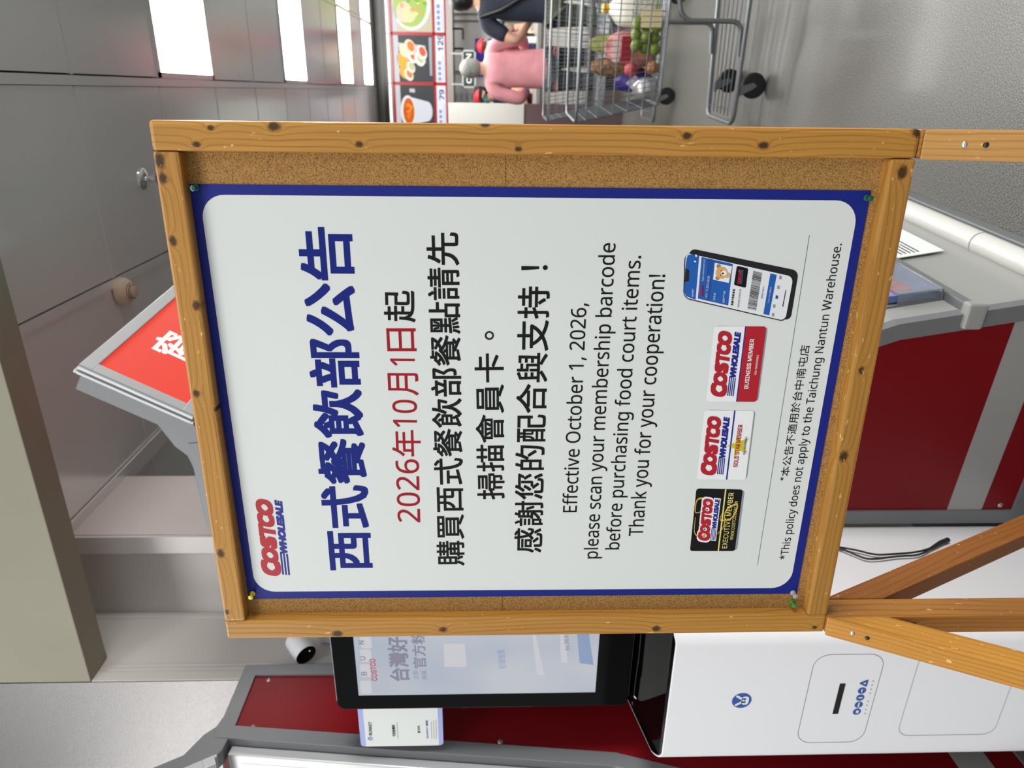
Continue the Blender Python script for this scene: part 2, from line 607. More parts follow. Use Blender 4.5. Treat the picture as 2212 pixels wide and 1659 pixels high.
w_tr = wood('pine of the top rail', 8.1, kr([(345, 348, .0065), (352, 385, .005), (374, 521, .0045), (424, 660, .0048), (424, 850, .004), (466, 886, .0025), (477, 1195, .005), (490, 1322, .003)], ZT), wear=0.7)
w_br = wood('pine of the bottom rail', 12.7, kr([(1948, 372, .006), (1822, 985, .006), (1860, 800, .004)], ZB + .031), light=(180, 132, 62), wear=1.0)
stick('frame_rail', -.7105, -.0352, 0, .040, ZT - .031, ZT, w_tr, 'x')
stick('frame_rail', -.7105, -.0352, -.001, .040, ZB, ZB + .031, w_br, 'x')
obj('cork_panel', box(-.725, -.02, .0185, .030, ZB + .012, ZT - .012), M_CORK, board)
_z = BF.at(1092, 360, .0185).y
obj('cork_seam', box(-.71, -.036, .0182, .0186, _z - .0003, _z + .0003), mat('cork seam', (92, 64, 32), rough=.8), board)
obj('back_panel', box(-.735, -.008, .030, .036, ZB + .01, ZT - .01), mat('hardboard', (120, 84, 50), rough=.7), board)

w_post = wood('pine of the left post', 16.3, [(.018, .80, .004), (.01, .6, .003)], light=(178, 122, 56), dark=(124, 74, 28))
w_post2 = wood('pine of the right post', 19.3, light=(178, 122, 56), dark=(124, 74, 28))
stick('post', -.7425, -.711, -.006, .040, 0, ZB - .0005, w_post)
stick('post', -.0345, -.0005, .002, .040, 0, ZB - .0005, w_post2)


def brace(name, x0, x1, top_y, top_z, foot_y, thick, m, front):
    """sloping leg from under the frame to the floor, square section, ends cut level"""
    dy, dz = foot_y - top_y, -top_z
    L = math.hypot(dy, dz); ang = math.atan2(-dy, -dz)
    sgn = -1 if front else 1
    # outer line top->foot, inner line parallel; inner face is cut upright against the post
    vt = thick / abs(dz / L)                      # horizontal width of the cut foot
    st = dy / dz
    inner_top = (top_y, top_z - vt / abs(st))
    outline = [(top_y, top_z), (foot_y, 0), (foot_y - sgn * vt, 0), inner_top]
    o = bpy.data.objects.new('tmp', None)
    ROT = Matrix.Rotation(math.atan2(dy, dz) + math.pi, 4, 'X')
    rot = -math.atan2(dy, dz)
    Mx = Matrix.Translation((x0, foot_y, 0)) @ Matrix.Rotation(rot, 4, 'X')
    inv = Mx.inverted()
    bm = NB()
    loft(bm, [[inv @ Vector((x0, p[0], p[1])) for p in outline], [inv @ Vector((x1, p[0], p[1])) for p in outline]])
    bpy.data.objects.remove(o)
    b = obj(name, bm, m, board, bevel=0.0022)
    b.matrix_local = Mx
    return b


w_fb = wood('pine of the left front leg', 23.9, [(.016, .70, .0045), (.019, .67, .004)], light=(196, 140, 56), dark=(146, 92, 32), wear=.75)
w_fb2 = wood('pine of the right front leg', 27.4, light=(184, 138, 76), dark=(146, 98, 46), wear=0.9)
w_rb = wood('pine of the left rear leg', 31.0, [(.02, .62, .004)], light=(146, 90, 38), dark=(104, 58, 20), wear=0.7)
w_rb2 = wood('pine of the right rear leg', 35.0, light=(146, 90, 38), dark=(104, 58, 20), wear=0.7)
brace('front_leg', -.7435, -.7095, -.0065, ZB + .002, -.49, .044, w_fb, True)
brace('front_leg', -.0360, -.0005, -.001, ZB - .003, -.49, .044, w_fb2, True)
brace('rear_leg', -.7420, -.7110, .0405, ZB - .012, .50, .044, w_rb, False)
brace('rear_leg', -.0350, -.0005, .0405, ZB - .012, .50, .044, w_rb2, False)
# screws in the front legs
for X_, Y_, mm, nm in ((2083, 312, M_CHROME, 'screw'), (2129, 313, M_BLACK, 'screw_hole'), (1841, 1368, M_CHROME, 'screw'), (1873, 1378, M_BLACK, 'screw_hole')):
    p = BF.at(X_, Y_)
    yy = -.0065 - (ZB + .002 - p.y) * 0.515 if X_ < 2000 else -.001 - (ZB - p.y) * 0.518
    # refine on the sloping face
    for _ in range(6):
        p = BF.at(X_, Y_, yy); yy = -.0065 - (ZB + .002 - p.y) * 0.518 if X_ < 2000 else -.001 - (ZB - .003 - p.y) * 0.522
    bm = NB(); lathe(bm, [(.0001, .0012), (.0024, .0010), (.0033, .0002), (.0033, -.002)], 16)
    o = obj(nm, bm, mm, board, smooth=True)
    o.location = (p.x, yy - .0004, p.y); o.rotation_euler = (R(90) - .48, 0, 0)

# ------------------------------------------------------------------ poster
PO = .0175                                 # paper face behind the frame's front
pz0 = 0.985
poster = thing('poster', 'white poster with a wide blue border pinned to the cork board', 'poster', BF.M @ Vector((0, PO, pz0)), BA)


def pp(X_, Y_):
    p = BF.at(X_, Y_, PO); return Vector((p.x, p.y - pz0))


cTL, cTR, cBR, cBL = pp(537, 1293.8), pp(405.7, 397.5), pp(1882, 411.5), pp(1721.3, 1282.4)
obj_p = plate('sheet', [cBL, cBR, cTR, cTL], M_BLUE, poster, 0.0, 0.0008)


def quad_rr(a, b, c, d, r, n=8):
    """rounded quadrilateral from bottom-left, bottom-right, top-right, top-left"""
    P = [a, b, c, d]; out = []
    for i in range(4):
        p, q, s = P[i - 1], P[i], P[(i + 1) % 4]
        d1 = (p - q).normalized(); d2 = (s - q).normalized()
        e1, e2 = q + d1 * r, q + d2 * r
        ctr = q + (d1 + d2) * r
        for k in range(n + 1):
            t = k / n * math.pi / 2
            out.append(ctr - d2 * r * math.cos(t) - d1 * r * math.sin(t))
    return out


iTL, iTR, iBR, iBL = pp(552, 1278), pp(431, 420.3), pp(1856.5, 433.3), pp(1706, 1269.8)
plate('white_field', quad_rr(iBL, iBR, iTR, iTL, .030), M_PAPER, poster, -.0003)
LY = -.0006


def pt(name, body, L, Rr, T, m, **k):
    return write(name, body, None, poster, pp(*L), pp(*Rr), pp(*T), m, LY, **k)


pt('title', '西式餐飲部公告', (807, 1231), (760, 491), (645, 545), M_TITLE, fnt=CJK, bold=.024)
pt('date_line', '2026', (908.5, 1127.7), (905, 992), (859, 1127), M_INKRED, fnt=SANS, bold=.004)
pt('date_line', '年', (909.5, 985.7), (908, 929), (847, 960), M_INKRED, fnt=CJK, bold=.006)
pt('date_line', '10', (901.6, 923), (900.6, 864), (847.5, 880), M_INKRED, fnt=SANS, bold=.004)
pt('date_line', '月', (905, 854), (903.5, 806), (838, 830), M_INKRED, fnt=CJK, bold=.006)
pt('date_line', '1', (896.4, 790), (896, 775), (843, 780), M_INKRED, fnt=SANS, bold=.004)
pt('date_line', '日', (900, 758.5), (898, 709), (835.5, 735), M_INKRED, fnt=CJK, bold=.006)
pt('date_line', '起', (898, 696), (897, 628), (829, 660), M_INK, fnt=CJK, bold=.012)
pt('notice_line', '購買西式餐飲部餐點請先', (1004, 1221), (991, 502), (921, 540), M_INK, fnt=CJK, bold=.012)
pt('notice_line', '掃描會員卡', (1090, 1078), (1088, 763), (1025, 800), M_INK, fnt=CJK, bold=.012)
pt('notice_line', '。', (1067, 734), (1067, 715), (1047, 724), M_INK, fnt=CJK, bold=.012)
pt('notice_line', '感謝您的配合與支持', (1171, 1193), (1188, 619), (1118, 640), M_INK, fnt=CJK, bold=.012)
pt('notice_line', '！', (1183, 583), (1183, 572.5), (1126, 578), M_INK, fnt=CJK, bold=.006)
pt('english_line', 'Effective October 1, 2026,', (1245.4, 1106), (1267, 655), (1216, 1106), M_INK, fnt=SANS, bold=.004, caps='E')
pt('english_line', 'please scan your membership barcode', (1290.5, 1206), (1329.5, 525), (1260, 1206), M_INK, fnt=SANS, bold=.004, caps='l')
pt('english_line', 'before purchasing food court items.', (1337, 1186.5), (1384.5, 552.5), (1306.8, 1186.5), M_INK, fnt=SANS, bold=.004, caps='b')
pt('english_line', 'Thank you for your cooperation!', (1388, 1157.5), (1436.5, 593), (1358, 1157), M_INK, fnt=SANS, bold=.004, caps='T')
pt('footnote', '*本公告不適用於台中南屯店', (1703, 1038), (1750, 745.5), (1684.5, 1030), M_INK, fnt=CJK, bold=.004)
pt('footnote', '*This policy does not apply to the Taichung Nantun Warehouse.', (1700.5, 1208), (1818, 526.5), (1684, 1208), M_INK, fnt=SANS, bold=.004, caps='T')
a, b = pp(1636, 1220), pp(1748, 508)
plate('rule', [a + Vector((0, -.0004)), b + Vector((0, -.0004)), b + Vector((0, .0004)), a + Vector((0, .0004))], mat('grey ink', (120, 122, 124)), poster, LY)


def logo(parent, L, Rr, T, y, halo=None, stripes=4):
    """the red and blue store logo; L-R its base line, T its top"""
    L, Rr, T = Vector(L), Vector(Rr), Vector(T)
    ax = Rr - L; n = Vector((-ax.y, ax.x)).normalized(); h = (T - L).dot(n)
    def mp(u, v, lay=0):
        q = L + ax * u + n * (h * v); return Vector((q.x, q.y, lay))
    if halo:
        hv, hf = [], []
        for li, (ch, x0, x1, z0, z1) in enumerate((('C', -.03, .24, .25, 1.06), ('O', .15, .41, .30, 1.0), ('S', .34, .56, .30, 1.0), ('T', .47, .71, .30, 1.0), ('C', .61, .84, .30, 1.0), ('O', .75, 1.03, .30, 1.0))):
            v, f = glyphs(ch, None, .2)
            xa, xb = min(p[0] for p in v), max(p[0] for p in v); ya, yb = min(p[1] for p in v), max(p[1] for p in v)
            k = len(hv)
            hv += [mp(x0 + (x1 - x0) * (p[0] - xa) / (xb - xa) + .04 * ((p[1] - ya) / (yb - ya) - .5), z0 + (z1 - z0) * (p[1] - ya) / (yb - ya), p[2] + 17 * li - 100) for p in v]
            hf += [tuple(i + k for i in q) for q in f]
        k = len(hv); hv += [mp(*q) for q in ((0, -.05), (.99, -.05), (1.01, .34), (.02, .34))]; hf.append((k, k + 1, k + 2, k + 3))
        flat('logo_halo', hv, hf, halo, parent, y + .0001)
    vs, fs = [], []
    spec = [('C', 0, .225, .30, 1.0), ('O', .17, .395, .345, .93), ('S', .365, .54, .345, .93), ('T', .50, .685, .345, .93), ('C', .635, .815, .345, .93), ('O', .775, 1.0, .345, .93)]
    for li, (ch, x0, x1, z0, z1) in enumerate(spec):
        v, f = glyphs(ch, None, .105)
        xa, xb = min(p[0] for p in v), max(p[0] for p in v); ya, yb = min(p[1] for p in v), max(p[1] for p in v)
        k = len(vs)
        for p in v:
            tx, tz = (p[0] - xa) / (xb - xa), (p[1] - ya) / (yb - ya)
            sh = .04 * (tz - .5)
            vs.append(mp(x0 + .012 + (x1 - x0 - .024) * tx + sh, z0 + (z1 - z0) * tz, p[2] + 17 * li))
        fs += [tuple(i + k for i in q) for q in f]
    flat('logo_lettering', vs, fs, M_LOGORED, parent, y)
    v, f = glyphs('WHOLESALE', None, .10, shear=.22)
    xa, xb = min(p[0] for p in v), max(p[0] for p in v); ya, yb = min(p[1] for p in v), max(p[1] for p in v)
    vs = [mp(.30 + .68 * (p[0] - xa) / (xb - xa), .27 * (p[1] - ya) / (yb - ya), p[2]) for p in v]
    fs = list(f)
    for i in range(stripes):
        k = len(vs); t = .27 / (stripes * 2 - 1)
        z = t * 2 * i; s0, s1 = .02 + .01 * i / stripes, .295 + .015 * i / stripes
        vs += [mp(s0, z), mp(s1, z), mp(s1 + .008, z + t * 1.15), mp(s0, z + t * 1.15)]
        fs.append((k, k + 1, k + 2, k + 3))
    flat('logo_lettering', vs, fs, M_LOGOBLUE, parent, y)


logo(poster, pp(627, 1245), pp(609, 1076), pp(567, 1245), LY, stripes=3)


def drop(parent, bl, br, tr, tl, d):
    pass


def card(bl, br, tr, tl, m, name='membership_card'):
    P = [pp(*q) for q in (bl, br, tr, tl)]
    o = plate(name, quad_rr(*P, .0042, 5), m, poster, LY)
    a_, b_, c_, d_ = P
    def mp(u, v):
        lo = a_ + (b_ - a_) * u; hi = d_ + (c_ - d_) * u
        return lo + (hi - lo) * v
    return mp


def band(mp, u0, u1, v0, v1, m, y, name='band', skew=0):
    return plate(name, [mp(u0, v0), mp(u1, v0), mp(u1, v1), mp(u0, v1)], m, poster, y)


M_CARDW = mat('card white', (240, 242, 243), rough=.4)
M_SHADOWINK = mat('printed grey edge', (150, 153, 160), rough=.45)
for q in (((1592, 1188), (1608.5, 1059), (1512, 1056), (1494, 1189)), ((1613.5, 1034), (1632, 888), (1528, 885), (1509, 1034)), ((1637.5, 866), (1658.5, 707), (1546, 703.5), (1529, 866))):
    plate('card_edge', quad_rr(*[pp(*p) for p in q], .0042, 5), M_SHADOWINK, poster, LY + .0001)
# black card
mp = card((1587, 1190), (1604.5, 1057), (1504, 1055), (1490, 1190), M_INK)
band(mp, 0, 1, .355, .385, M_PALEY, LY - .0002)
cv = []
bm = NB()


def swash(pts, w, m):
    pts = [Vector(p) for p in fillet([(p[0], p[1], 0) for p in pts], .3, 8)]
    bm = NB(); n = len(pts)
    vs = []
    for i, p in enumerate(pts):
        a_, b_ = pts[max(0, i - 1)], pts[min(n - 1, i + 1)]
        t = (b_ - a_).normalized(); nn = Vector((-t.y, t.x, 0)) * (w * (.35 + .65 * math.sin(math.pi * i / (n - 1))))
        q0, q1 = mp((p + nn).x, (p + nn).y), mp((p - nn).x, (p - nn).y)
        vs.append((bm.verts.new((q0.x, LY - .00015, q0.y)), bm.verts.new((q1.x, LY - .00015, q1.y))))
    for (a_, b_), (c_, d_) in zip(vs, vs[1:]):
        bm.faces.new((a_, c_, d_, b_))
    obj('swash', bm, m, poster)


swash([(.66, .80), (.60, .98), (.86, .98), (.84, .72), (.36, .60), (.22, .78), (.28, .95), (.55, .96)], .016, M_GOLD)
swash([(.66, .36), (.50, .44), (.52, .14), (.80, .04), (.68, .34), (.40, .30), (.28, .44)], .016, M_GOLD)
logo(poster, mp(.17, .47), mp(.86, .47), mp(.17, .86), LY - .0004, halo=M_CARDW)
write('card_text', 'EXECUTIVE MEMBER', None, poster, mp(.05, .185), mp(.95, .185), mp(.05, .30), M_PALEY, LY - .0004, fnt=INTER, bold=.012, spacing=1.05)
write('card_text', 'WWW.COSTCO.COM.TW', None, poster, mp(.19, .07), mp(.82, .07), mp(.19, .145), M_PALEY, LY - .0004, fnt=INTER)
# gold star card
mp = card((1610, 1036), (1628.6, 886.6), (1521.5, 886), (1505, 1035), M_CARDW)
band(mp, 0, 1, .375, .405, M_LOGOBLUE, LY - .0002)
logo(poster, mp(.06, .47), mp(.93, .47), mp(.06, .95), LY - .0003)
star = []
for k in range(10):
    r_ = .24 if k % 2 == 0 else .095
    a_ = math.pi / 2 + k * math.pi / 5
    star.append(mp(.50 + r_ * math.cos(a_) * .78, .22 + r_ * math.sin(a_)))
plate('star', star, mat('star yellow', (206, 190, 48)), poster, LY - .0002)
write('card_text', 'GOLD STAR MEMBER', None, poster, mp(.19, .195), mp(.80, .195), mp(.19, .29), M_LOGORED, LY - .0004, fnt=INTER, bold=.03)
write('card_text', 'NON-TRANSFERABLE', None, poster, mp(.37, .075), mp(.63, .075), mp(.37, .115), M_LOGOBLUE, LY - .0004, fnt=INTER, bold=.02)
# red card
mp = card((1634, 867.6), (1655, 705), (1542.5, 704.4), (1525, 867), M_CARDW)
P = quad_rr(*[pp(*q) for q in ((1634, 867.6), (1655, 705), (1542.5, 704.4), (1525, 867))], .0042, 5)[:12] + [mp(1, .395), mp(0, .395)]
plate('band', P, M_LOGORED, poster, LY - .0002)
band(mp, 0, 1, .39, .41, M_LOGOBLUE, LY - .0003)
logo(poster, mp(.06, .47), mp(.95, .47), mp(.06, .94), LY - .0003)
write('card_text', 'BUSINESS MEMBER', None, poster, mp(.18, .20), mp(.84, .20), mp(.18, .285), M_CARDW, LY - .0004, fnt=INTER, bold=.03)
write('card_text', 'NON-TRANSFERABLE', None, poster, mp(.37, .075), mp(.63, .075), mp(.37, .115), M_CARDW, LY - .0004, fnt=INTER, bold=.01)

# printed phone
zx = lambda X_, Y_: pp(1440 + X_ / 4.148, 500 + Y_ / 4.148)


def zrr(pts, r):
    return quad_rr(*[zx(*p) for p in pts], r, 6)


M_PHB = mat('printed phone black', (20, 20, 24)); M_PHW = mat('printed phone white', (232, 235, 238)); M_APP = mat('app blue', (18, 92, 178)); M_APP2 = mat('app blue dark', (14, 76, 160))
plate('phone_picture', zrr([(1108, 800), (1182, 352), (205, 150), (175, 560)], .0085), M_PHB, poster, LY)
plate('phone_picture', zrr([(1070, 812), (1140, 398), (160, 190), (146, 598)], .0095), M_PHB, poster, LY - .00008)
plate('phone_screen', zrr([(1060, 800), (1134, 405), (170, 190), (155, 590)], .008), M_PHW, poster, LY - .00016)
plate('app_header', [zx(*p) for p in ((258, 612), (291, 216), (226, 202), (190, 212), (178, 240), (166, 330), (203, 345), (200, 440), (160, 452), (154, 540), (175, 580))], M_APP, poster, LY - .0002)
plate('phone_picture', [zx(*p) for p in ((200, 440), (203, 345), (166, 330), (160, 452))], M_PHB, poster, LY - .00022)
plate('app_panel', [zx(*p) for p in ((550, 662), (592, 290), (312, 228), (278, 600))], M_APP, poster, LY - .0002)
plate('app_panel', [zx(*p) for p in ((383, 625), (420, 252), (370, 240), (333, 612))], M_APP2, poster, LY - .00024)
plate('photo', [zx(*p) for p in ((555, 460), (585, 312), (430, 280), (415, 430))], M_CARDW, poster, LY - .00026)
M_BEAR = mat('printed teddy brown', (222, 172, 112)); M_BEAR2 = mat('printed teddy ear', (186, 122, 70))


def zdisc(cx, cy, r, m, y, name='teddy_picture', ry=None):
    plate(name, [zx(cx + r * math.cos(k * math.pi / 8), cy + (ry or r) * math.sin(k * math.pi / 8)) for k in range(16)][::-1], m, poster, y)


zdisc(455, 415, 20, M_BEAR2, LY - .0003); zdisc(465, 310, 20, M_BEAR2, LY - .0003)
zdisc(492, 368, 55, M_BEAR, LY - .00034); zdisc(545, 390, 26, M_BEAR, LY - .00032)
zdisc(512, 372, 24, M_CARDW, LY - .00038); zdisc(502, 375, 9, M_INK, LY - .0004); zdisc(482, 392, 5, M_INK, LY - .0004); zdisc(488, 350, 5, M_INK, LY - .0004)
plate('card_picture', quad_rr(*[zx(*p) for p in ((708, 505), (730, 330), (628, 305), (600, 478))], .0022, 4), M_INK, poster, LY - .0003)
logo(poster, zx(668, 470), zx(684, 345), zx(628, 470), LY - .0004, halo=M_CARDW)
bx_ = [(722, 690), (775, 348), (855, 368), (800, 708)]
a_, d_, c_, b_ = [zx(*p) for p in bx_]            # left-top, right-top, right-bottom, left-bottom
u = 0.0; random.seed(3); vs, fs = [], []
while u < .985:
    w_ = random.choice((.006, .006, .012, .018))
    k = len(vs); u2 = min(1, u + w_)
    vs += [b_ + (c_ - b_) * u, b_ + (c_ - b_) * u2, a_ + (d_ - a_) * u2, a_ + (d_ - a_) * u]; fs.append((k, k + 1, k + 2, k + 3))
    u = u2 + random.choice((.006, .010, .012))
flat('barcode', vs, fs, M_INK, poster, LY - .0003)
plate('button', [zx(*p) for p in ((918, 750), (985, 388), (928, 374), (864, 738))], M_APP, poster, LY - .0002)
plate('home_bar', [zx(*p) for p in ((1042, 675), (1070, 525), (1063, 523), (1034, 672))], M_INK, poster, LY - .0003)


def zt(name, body, L, Rr, T, m, f=SANS, bold=0):
    write(name, body, None, poster, zx(*L), zx(*Rr), zx(*T), m, LY - .0005, fnt=f, bold=bold)


zt('phone_text', 'Digital Membership Card', (332, 440), (346, 250), (314, 438), M_PHW)
zt('phone_text', '14:51 15 2023.08.08', (360, 600), (386, 398), (340, 598), M_PHW)
zt('phone_text', '好市多', (434, 615), (440, 548), (414, 612), M_PHW, CJK)
zt('phone_text', '8888****168', (516, 637), (526, 533), (497, 634), M_PHW)
zt('phone_text', '黑鑽卡會員會員', (594, 662), (612, 515), (572, 658), M_INK, CJK, .02)
zt('phone_text', '2999年12月31日', (648, 680), (668, 518), (630, 676), M_INK, CJK)
zt('phone_text', 'Costco Pay 付款支付', (916, 640), (942, 495), (900, 636), M_PHW, CJK)
zt('phone_text', '國際電子會員卡', (858, 600), (876, 492), (842, 596), M_APP, CJK)
zt('phone_text', '我的帳戶', (238, 585), (242, 515), (222, 582), M_PHW, CJK)
logo(poster, zx(326, 582), zx(328, 480), zx(294, 578), LY - .0004)
for (X_, Y_, m_) in ((985, 588, M_APP2), (962, 668, M_SHADOWINK), (952, 745, M_SHADOWINK), (1000, 500, M_SHADOWINK), (1018, 412, M_SHADOWINK)):
    plate('app_icon', [zx(X_ + dx, Y_ + dy) for dx, dy in ((10, 16), (13, -14), (-10, -17), (-13, 13))], m_, poster, LY - .0003)
plate('app_icon', [zx(253 + 9 * math.cos(k * .785), 268 + 9 * math.sin(k * .785)) for k in range(8)][::-1], M_PHW, poster, LY - .0003)
plate('app_icon', [zx(262 + dx, 216 + dy) for dx, dy in ((8, 12), (10, -8), (-8, -12), (-8, 8))], M_PHW, poster, LY - .0003)


# ------------------------------------------------------------------ push pins
def pin(X_, Y_, m, label, depth=PO, tilt=(0, 0)):
    p = BF.at(X_, Y_, depth)
    root = thing('push_pin', label, 'push pin', BF.M @ Vector((p.x, depth - .0008, p.y)), BA, 'push pins on the cork board')
    Mx = Matrix.Rotation(R(90), 4, 'X')
    tl = Matrix.Rotation(R(tilt[0]), 4, 'X') @ Matrix.Rotation(R(tilt[1]), 4, 'Z')
    bm = NB()
    lathe(bm, [(r_ * .8, z_ * .95) for r_, z_ in [(.0005, 0), (.0052, .0002), (.0052, .0016), (.0034, .0026), (.0026, .0055), (.0030, .0090), (.0045, .0100), (.0046, .0114), (.0030, .0122), (.0002, .0124)]], 20, tl @ Mx)
    obj('grip', bm, m, root, smooth=True)
    bm = NB(); lathe(bm, [(.0006, -.006), (.0006, .001)], 8, tl @ Mx)
    obj('needle', bm, M_CHROME, root)


M_PING = mat('teal plastic', (14, 92, 84), rough=.18, coat=.4)
pin(424, 405, M_PING, 'teal push pin in the top right corner of the poster')
pin(1871, 427, mat('dark green plastic', (14, 84, 70), rough=.18, coat=.4), 'dark green push pin in the bottom right corner of the poster')
pin(546.5, 1281, mat('yellow plastic', (226, 200, 40), rough=.2, coat=.4), 'yellow push pin in the top left corner of the poster')
pin(1712, 1279, mat('clear plastic', (214, 218, 226), rough=.12, coat=.5, trans=.6), 'clear push pin in the bottom left corner of the poster')
pin(1710, 1299, mat('green plastic', (40, 146, 52), rough=.2, coat=.4), 'bright green push pin in bare cork below the clear pin', depth=.0185)

# ------------------------------------------------------------------ display cabinets (grey frame, red ends, tilted light box on top)
PROF = [(0, 0), (.66, 0), (.655, .10), (.585, .50), (.50, .72), (.372, 1.13), (.262, 2.205), (0, 2.205)]   # end outline: back at 0, front to the right


def inset(pts, d):
    n = len(pts); out = []
    for i in range(n):
        p, q, s = Vector(pts[i - 1]), Vector(pts[i]), Vector(pts[(i + 1) % n])
        n1 = (q - p).normalized(); n2 = (s - q).normalized()
        a = Vector((-n1.y, n1.x)); b = Vector((-n2.y, n2.x))
        k = 1 + a.dot(b)
        out.append(q + (a + b) * (d / max(k, .2)))
    return out


def front_at(z):
    for (l0, z0), (l1, z1) in zip(PROF[1:], PROF[2:-1]):
        if z0 <= z <= z1: return l0 + (l1 - l0) * (z - z0) / (z1 - z0)
    return PROF[6][0]


def cabinet(name, label, loc, rotz, L, ends, scale=1.0, sign=None):
    """local x: back to front, local y: along the cabinet, both ends panelled"""
    t = thing(name, label, 'cabinet', loc, rotz)
    t.scale = (1, 1, 1)
    bm = NB(); prism(bm, [tuple(p) for p in inset(PROF, .004)], 'y', .012, L - .012)
    obj('body', bm, M_GREYL, t)
    for y0, y1, ye in ((0, .03, -.001), (L - .03, L, L + .001)):
        # frame of flat bars round each end
        inn = inset(PROF, .042)
        bm = NB()
        n = len(PROF)
        lo = [[bm.verts.new((p[0], y, p[1])) for p in PROF] for y in (y0, y1)]
        li = [[bm.verts.new((p[0], y, p[1])) for p in inn] for y in (y0, y1)]
        for i in range(n):
            j = (i + 1) % n
            for a, b, c, d in ((lo[0][i], lo[0][j], li[0][j], li[0][i]), (lo[1][i], lo[1][j], li[1][j], li[1][i]), (lo[0][i], lo[0][j], lo[1][j], lo[1][i]), (li[0][i], li[0][j], li[1][j], li[1][i])):
                bm.faces.new((a, b, c, d))
        obj('end_frame', bm, M_GREYF, t, bevel=.001)
        bm = NB(); prism(bm, [tuple(p) for p in inset(PROF, .040)], 'y', y0 + .006 if y0 == 0 else y1 - .012, y0 + .012 if y0 == 0 else y1 - .006)
        obj('end_panel', bm, M_RED, t)
        yb = y0 + .0045 if y0 == 0 else y1 - .0045
        ya = y0 + .008 if y0 == 0 else y1 - .008
        bm = NB(); prism(bm, [(.03, .125), (front_at(.125) - .03, .125), (front_at(.22) - .03, .22), (.03, .22)], 'y', min(ya, yb), max(ya, yb))
        obj('end_band', bm, M_GREYL, t)
        s = 1 if y0 == 0 else -1
        for l, z in ((.055, 2.12), (.225, 2.115), (.055, .075), (front_at(1.43) - .055, 1.43)):
            bm = NB(); lathe(bm, [(.0002, .0035), (.004, .0030), (.0075, .0010), (.0085, -.001), (.0085, -.004)], 16)
            b = obj('bolt', bm, mat('zinc bolt', (176, 172, 160), rough=.3, metal=.9), t, smooth=True)
            b.location = (l, (y0 + .006) if s == 1 else (y1 - .006), z); b.rotation_euler = (R(90) * s, 0, 0)
    # arms carrying the tilted light box
    a0, a1 = Vector((.255, 2.165)), Vector((.403, 2.423))
    d = (a1 - a0).normalized(); nn = Vector((d.y, -d.x))
    for y0, y1 in ((.002, .05), (L - .05, L - .002)):
        bm = NB()
        out = [(.12, 2.175), (.26, 2.168), (.30, 2.172), tuple(a0 + nn * .055 + d * .06), tuple(a1 + nn * .055), tuple(a1 + nn * .04 + d * .02), tuple(a1 - nn * .0 + d * .02)]
        sweep = [Vector((.10, 2.207)), Vector((.19, 2.207)), Vector((.225, 2.215)), Vector((.252, 2.24))]
        outl = out + [tuple(a0 + d * .12)] + [tuple(p) for p in reversed(sweep)]
        prism(bm, outl, 'y', y0, y1)
        obj('sign_arm', bm, M_GREYF, t, bevel=.003)
    # light box: aluminium frame + lit panel
    c = Vector((.318, 2.188)); h = .275; th = .03
    bm = NB()
    p = lambda s_, o_: c + d * s_ + nn * o_
    for (s0, s1, yy0, yy1) in ((0, .03, 0, L), (h - .03, h, 0, L), (.03, h - .03, 0, .03), (.03, h - .03, L - .03, L)):
        q = [p(s0, 0), p(s1, 0), p(s1, th), p(s0, th)]
        prism(bm, [tuple(v) for v in q], 'y', yy0, yy1)
    for s0, s1 in ((-.006, 0), (h, h + .006)):
        prism(bm, [tuple(v) for v in (p(s0, .004), p(s1, .004), p(s1, .012), p(s0, .012))], 'y', -.004, L + .004)
    prism(bm, [tuple(v) for v in (p(0, .006), p(h, .006), p(h, .012), p(0, .012))], 'y', -.006, 0)
    prism(bm, [tuple(v) for v in (p(0, .018), p(h, .018), p(h, .026), p(0, .026))], 'y', -.005, 0)
    obj('sign_frame', bm, M_ALU, t, bevel=.0012)
    q = [p(.028, .010), p(h - .028, .010), p(h - .028, .020), p(.028, .020)]
    bm = NB(); prism(bm, [tuple(v) for v in q], 'y', .028, L - .028)
    sp = obj('sign_panel', bm, mat('lit red sign', (255, 76, 58), rough=.3, emit=.80), t)
    if sign:
        vs, fs = glyphs(sign, CJK, .017)
        xa, xb = min(v[0] for v in vs), max(v[0] for v in vs); ya, yb = min(v[1] for v in vs), max(v[1] for v in vs)
        n_ = len(sign); ch = .118
        V = []
        for v in vs:
            s_ = .082 + ch * (v[1] - ya) / (yb - ya); y_ = .20 + ch * 1.02 * n_ * (v[0] - xa) / (xb - xa)
            w = p(s_, .0206); V.append((w.x, y_, w.y))
        me = bpy.data.meshes.new('sign_lettering'); me.from_pydata(V, [], fs); me.update()
        link('sign_lettering', me, mat('lit white lettering', (255, 250, 246), emit=1.0), t)
    # ledge half way down the front, bumper and foot strip
    zl = .33; l = front_at(zl)
    bm = NB(); bx(bm, l - .03, l + .016, -.002, L + .002, zl - .014, zl + .014)
    obj('ledge', bm, M_GREYF, t, bevel=.003)
    for ye in (-.012, L - .018):
        bm = NB(); bx(bm, l - .04, l + .024, ye, ye + .03, zl - .024, zl + .024)
        obj('corner_cap', bm, M_GREYL, t, bevel=.009, seg=3)
    for k in range(4):
        bm = NB(); lathe(bm, [(.0002, .0035), (.005, .002), (.006, 0)], 12)
        b = obj('bolt', bm, M_CHROME, t, smooth=True); b.location = (l + .008, .12 + k * (L - .24) / 3, zl + .0135)
    lb = front_at(.075)
    bm = NB(); tube(bm, [(lb + .012, .0, .085), (lb + .012, L * .34, .085)], .032, 16); tube(bm, [(lb + .012, L * .345, .085), (lb + .012, L, .085)], .032, 16)
    obj('bumper_rail', bm, mat('white plastic rail', (206, 206, 202), rough=.35), t, smooth=True)
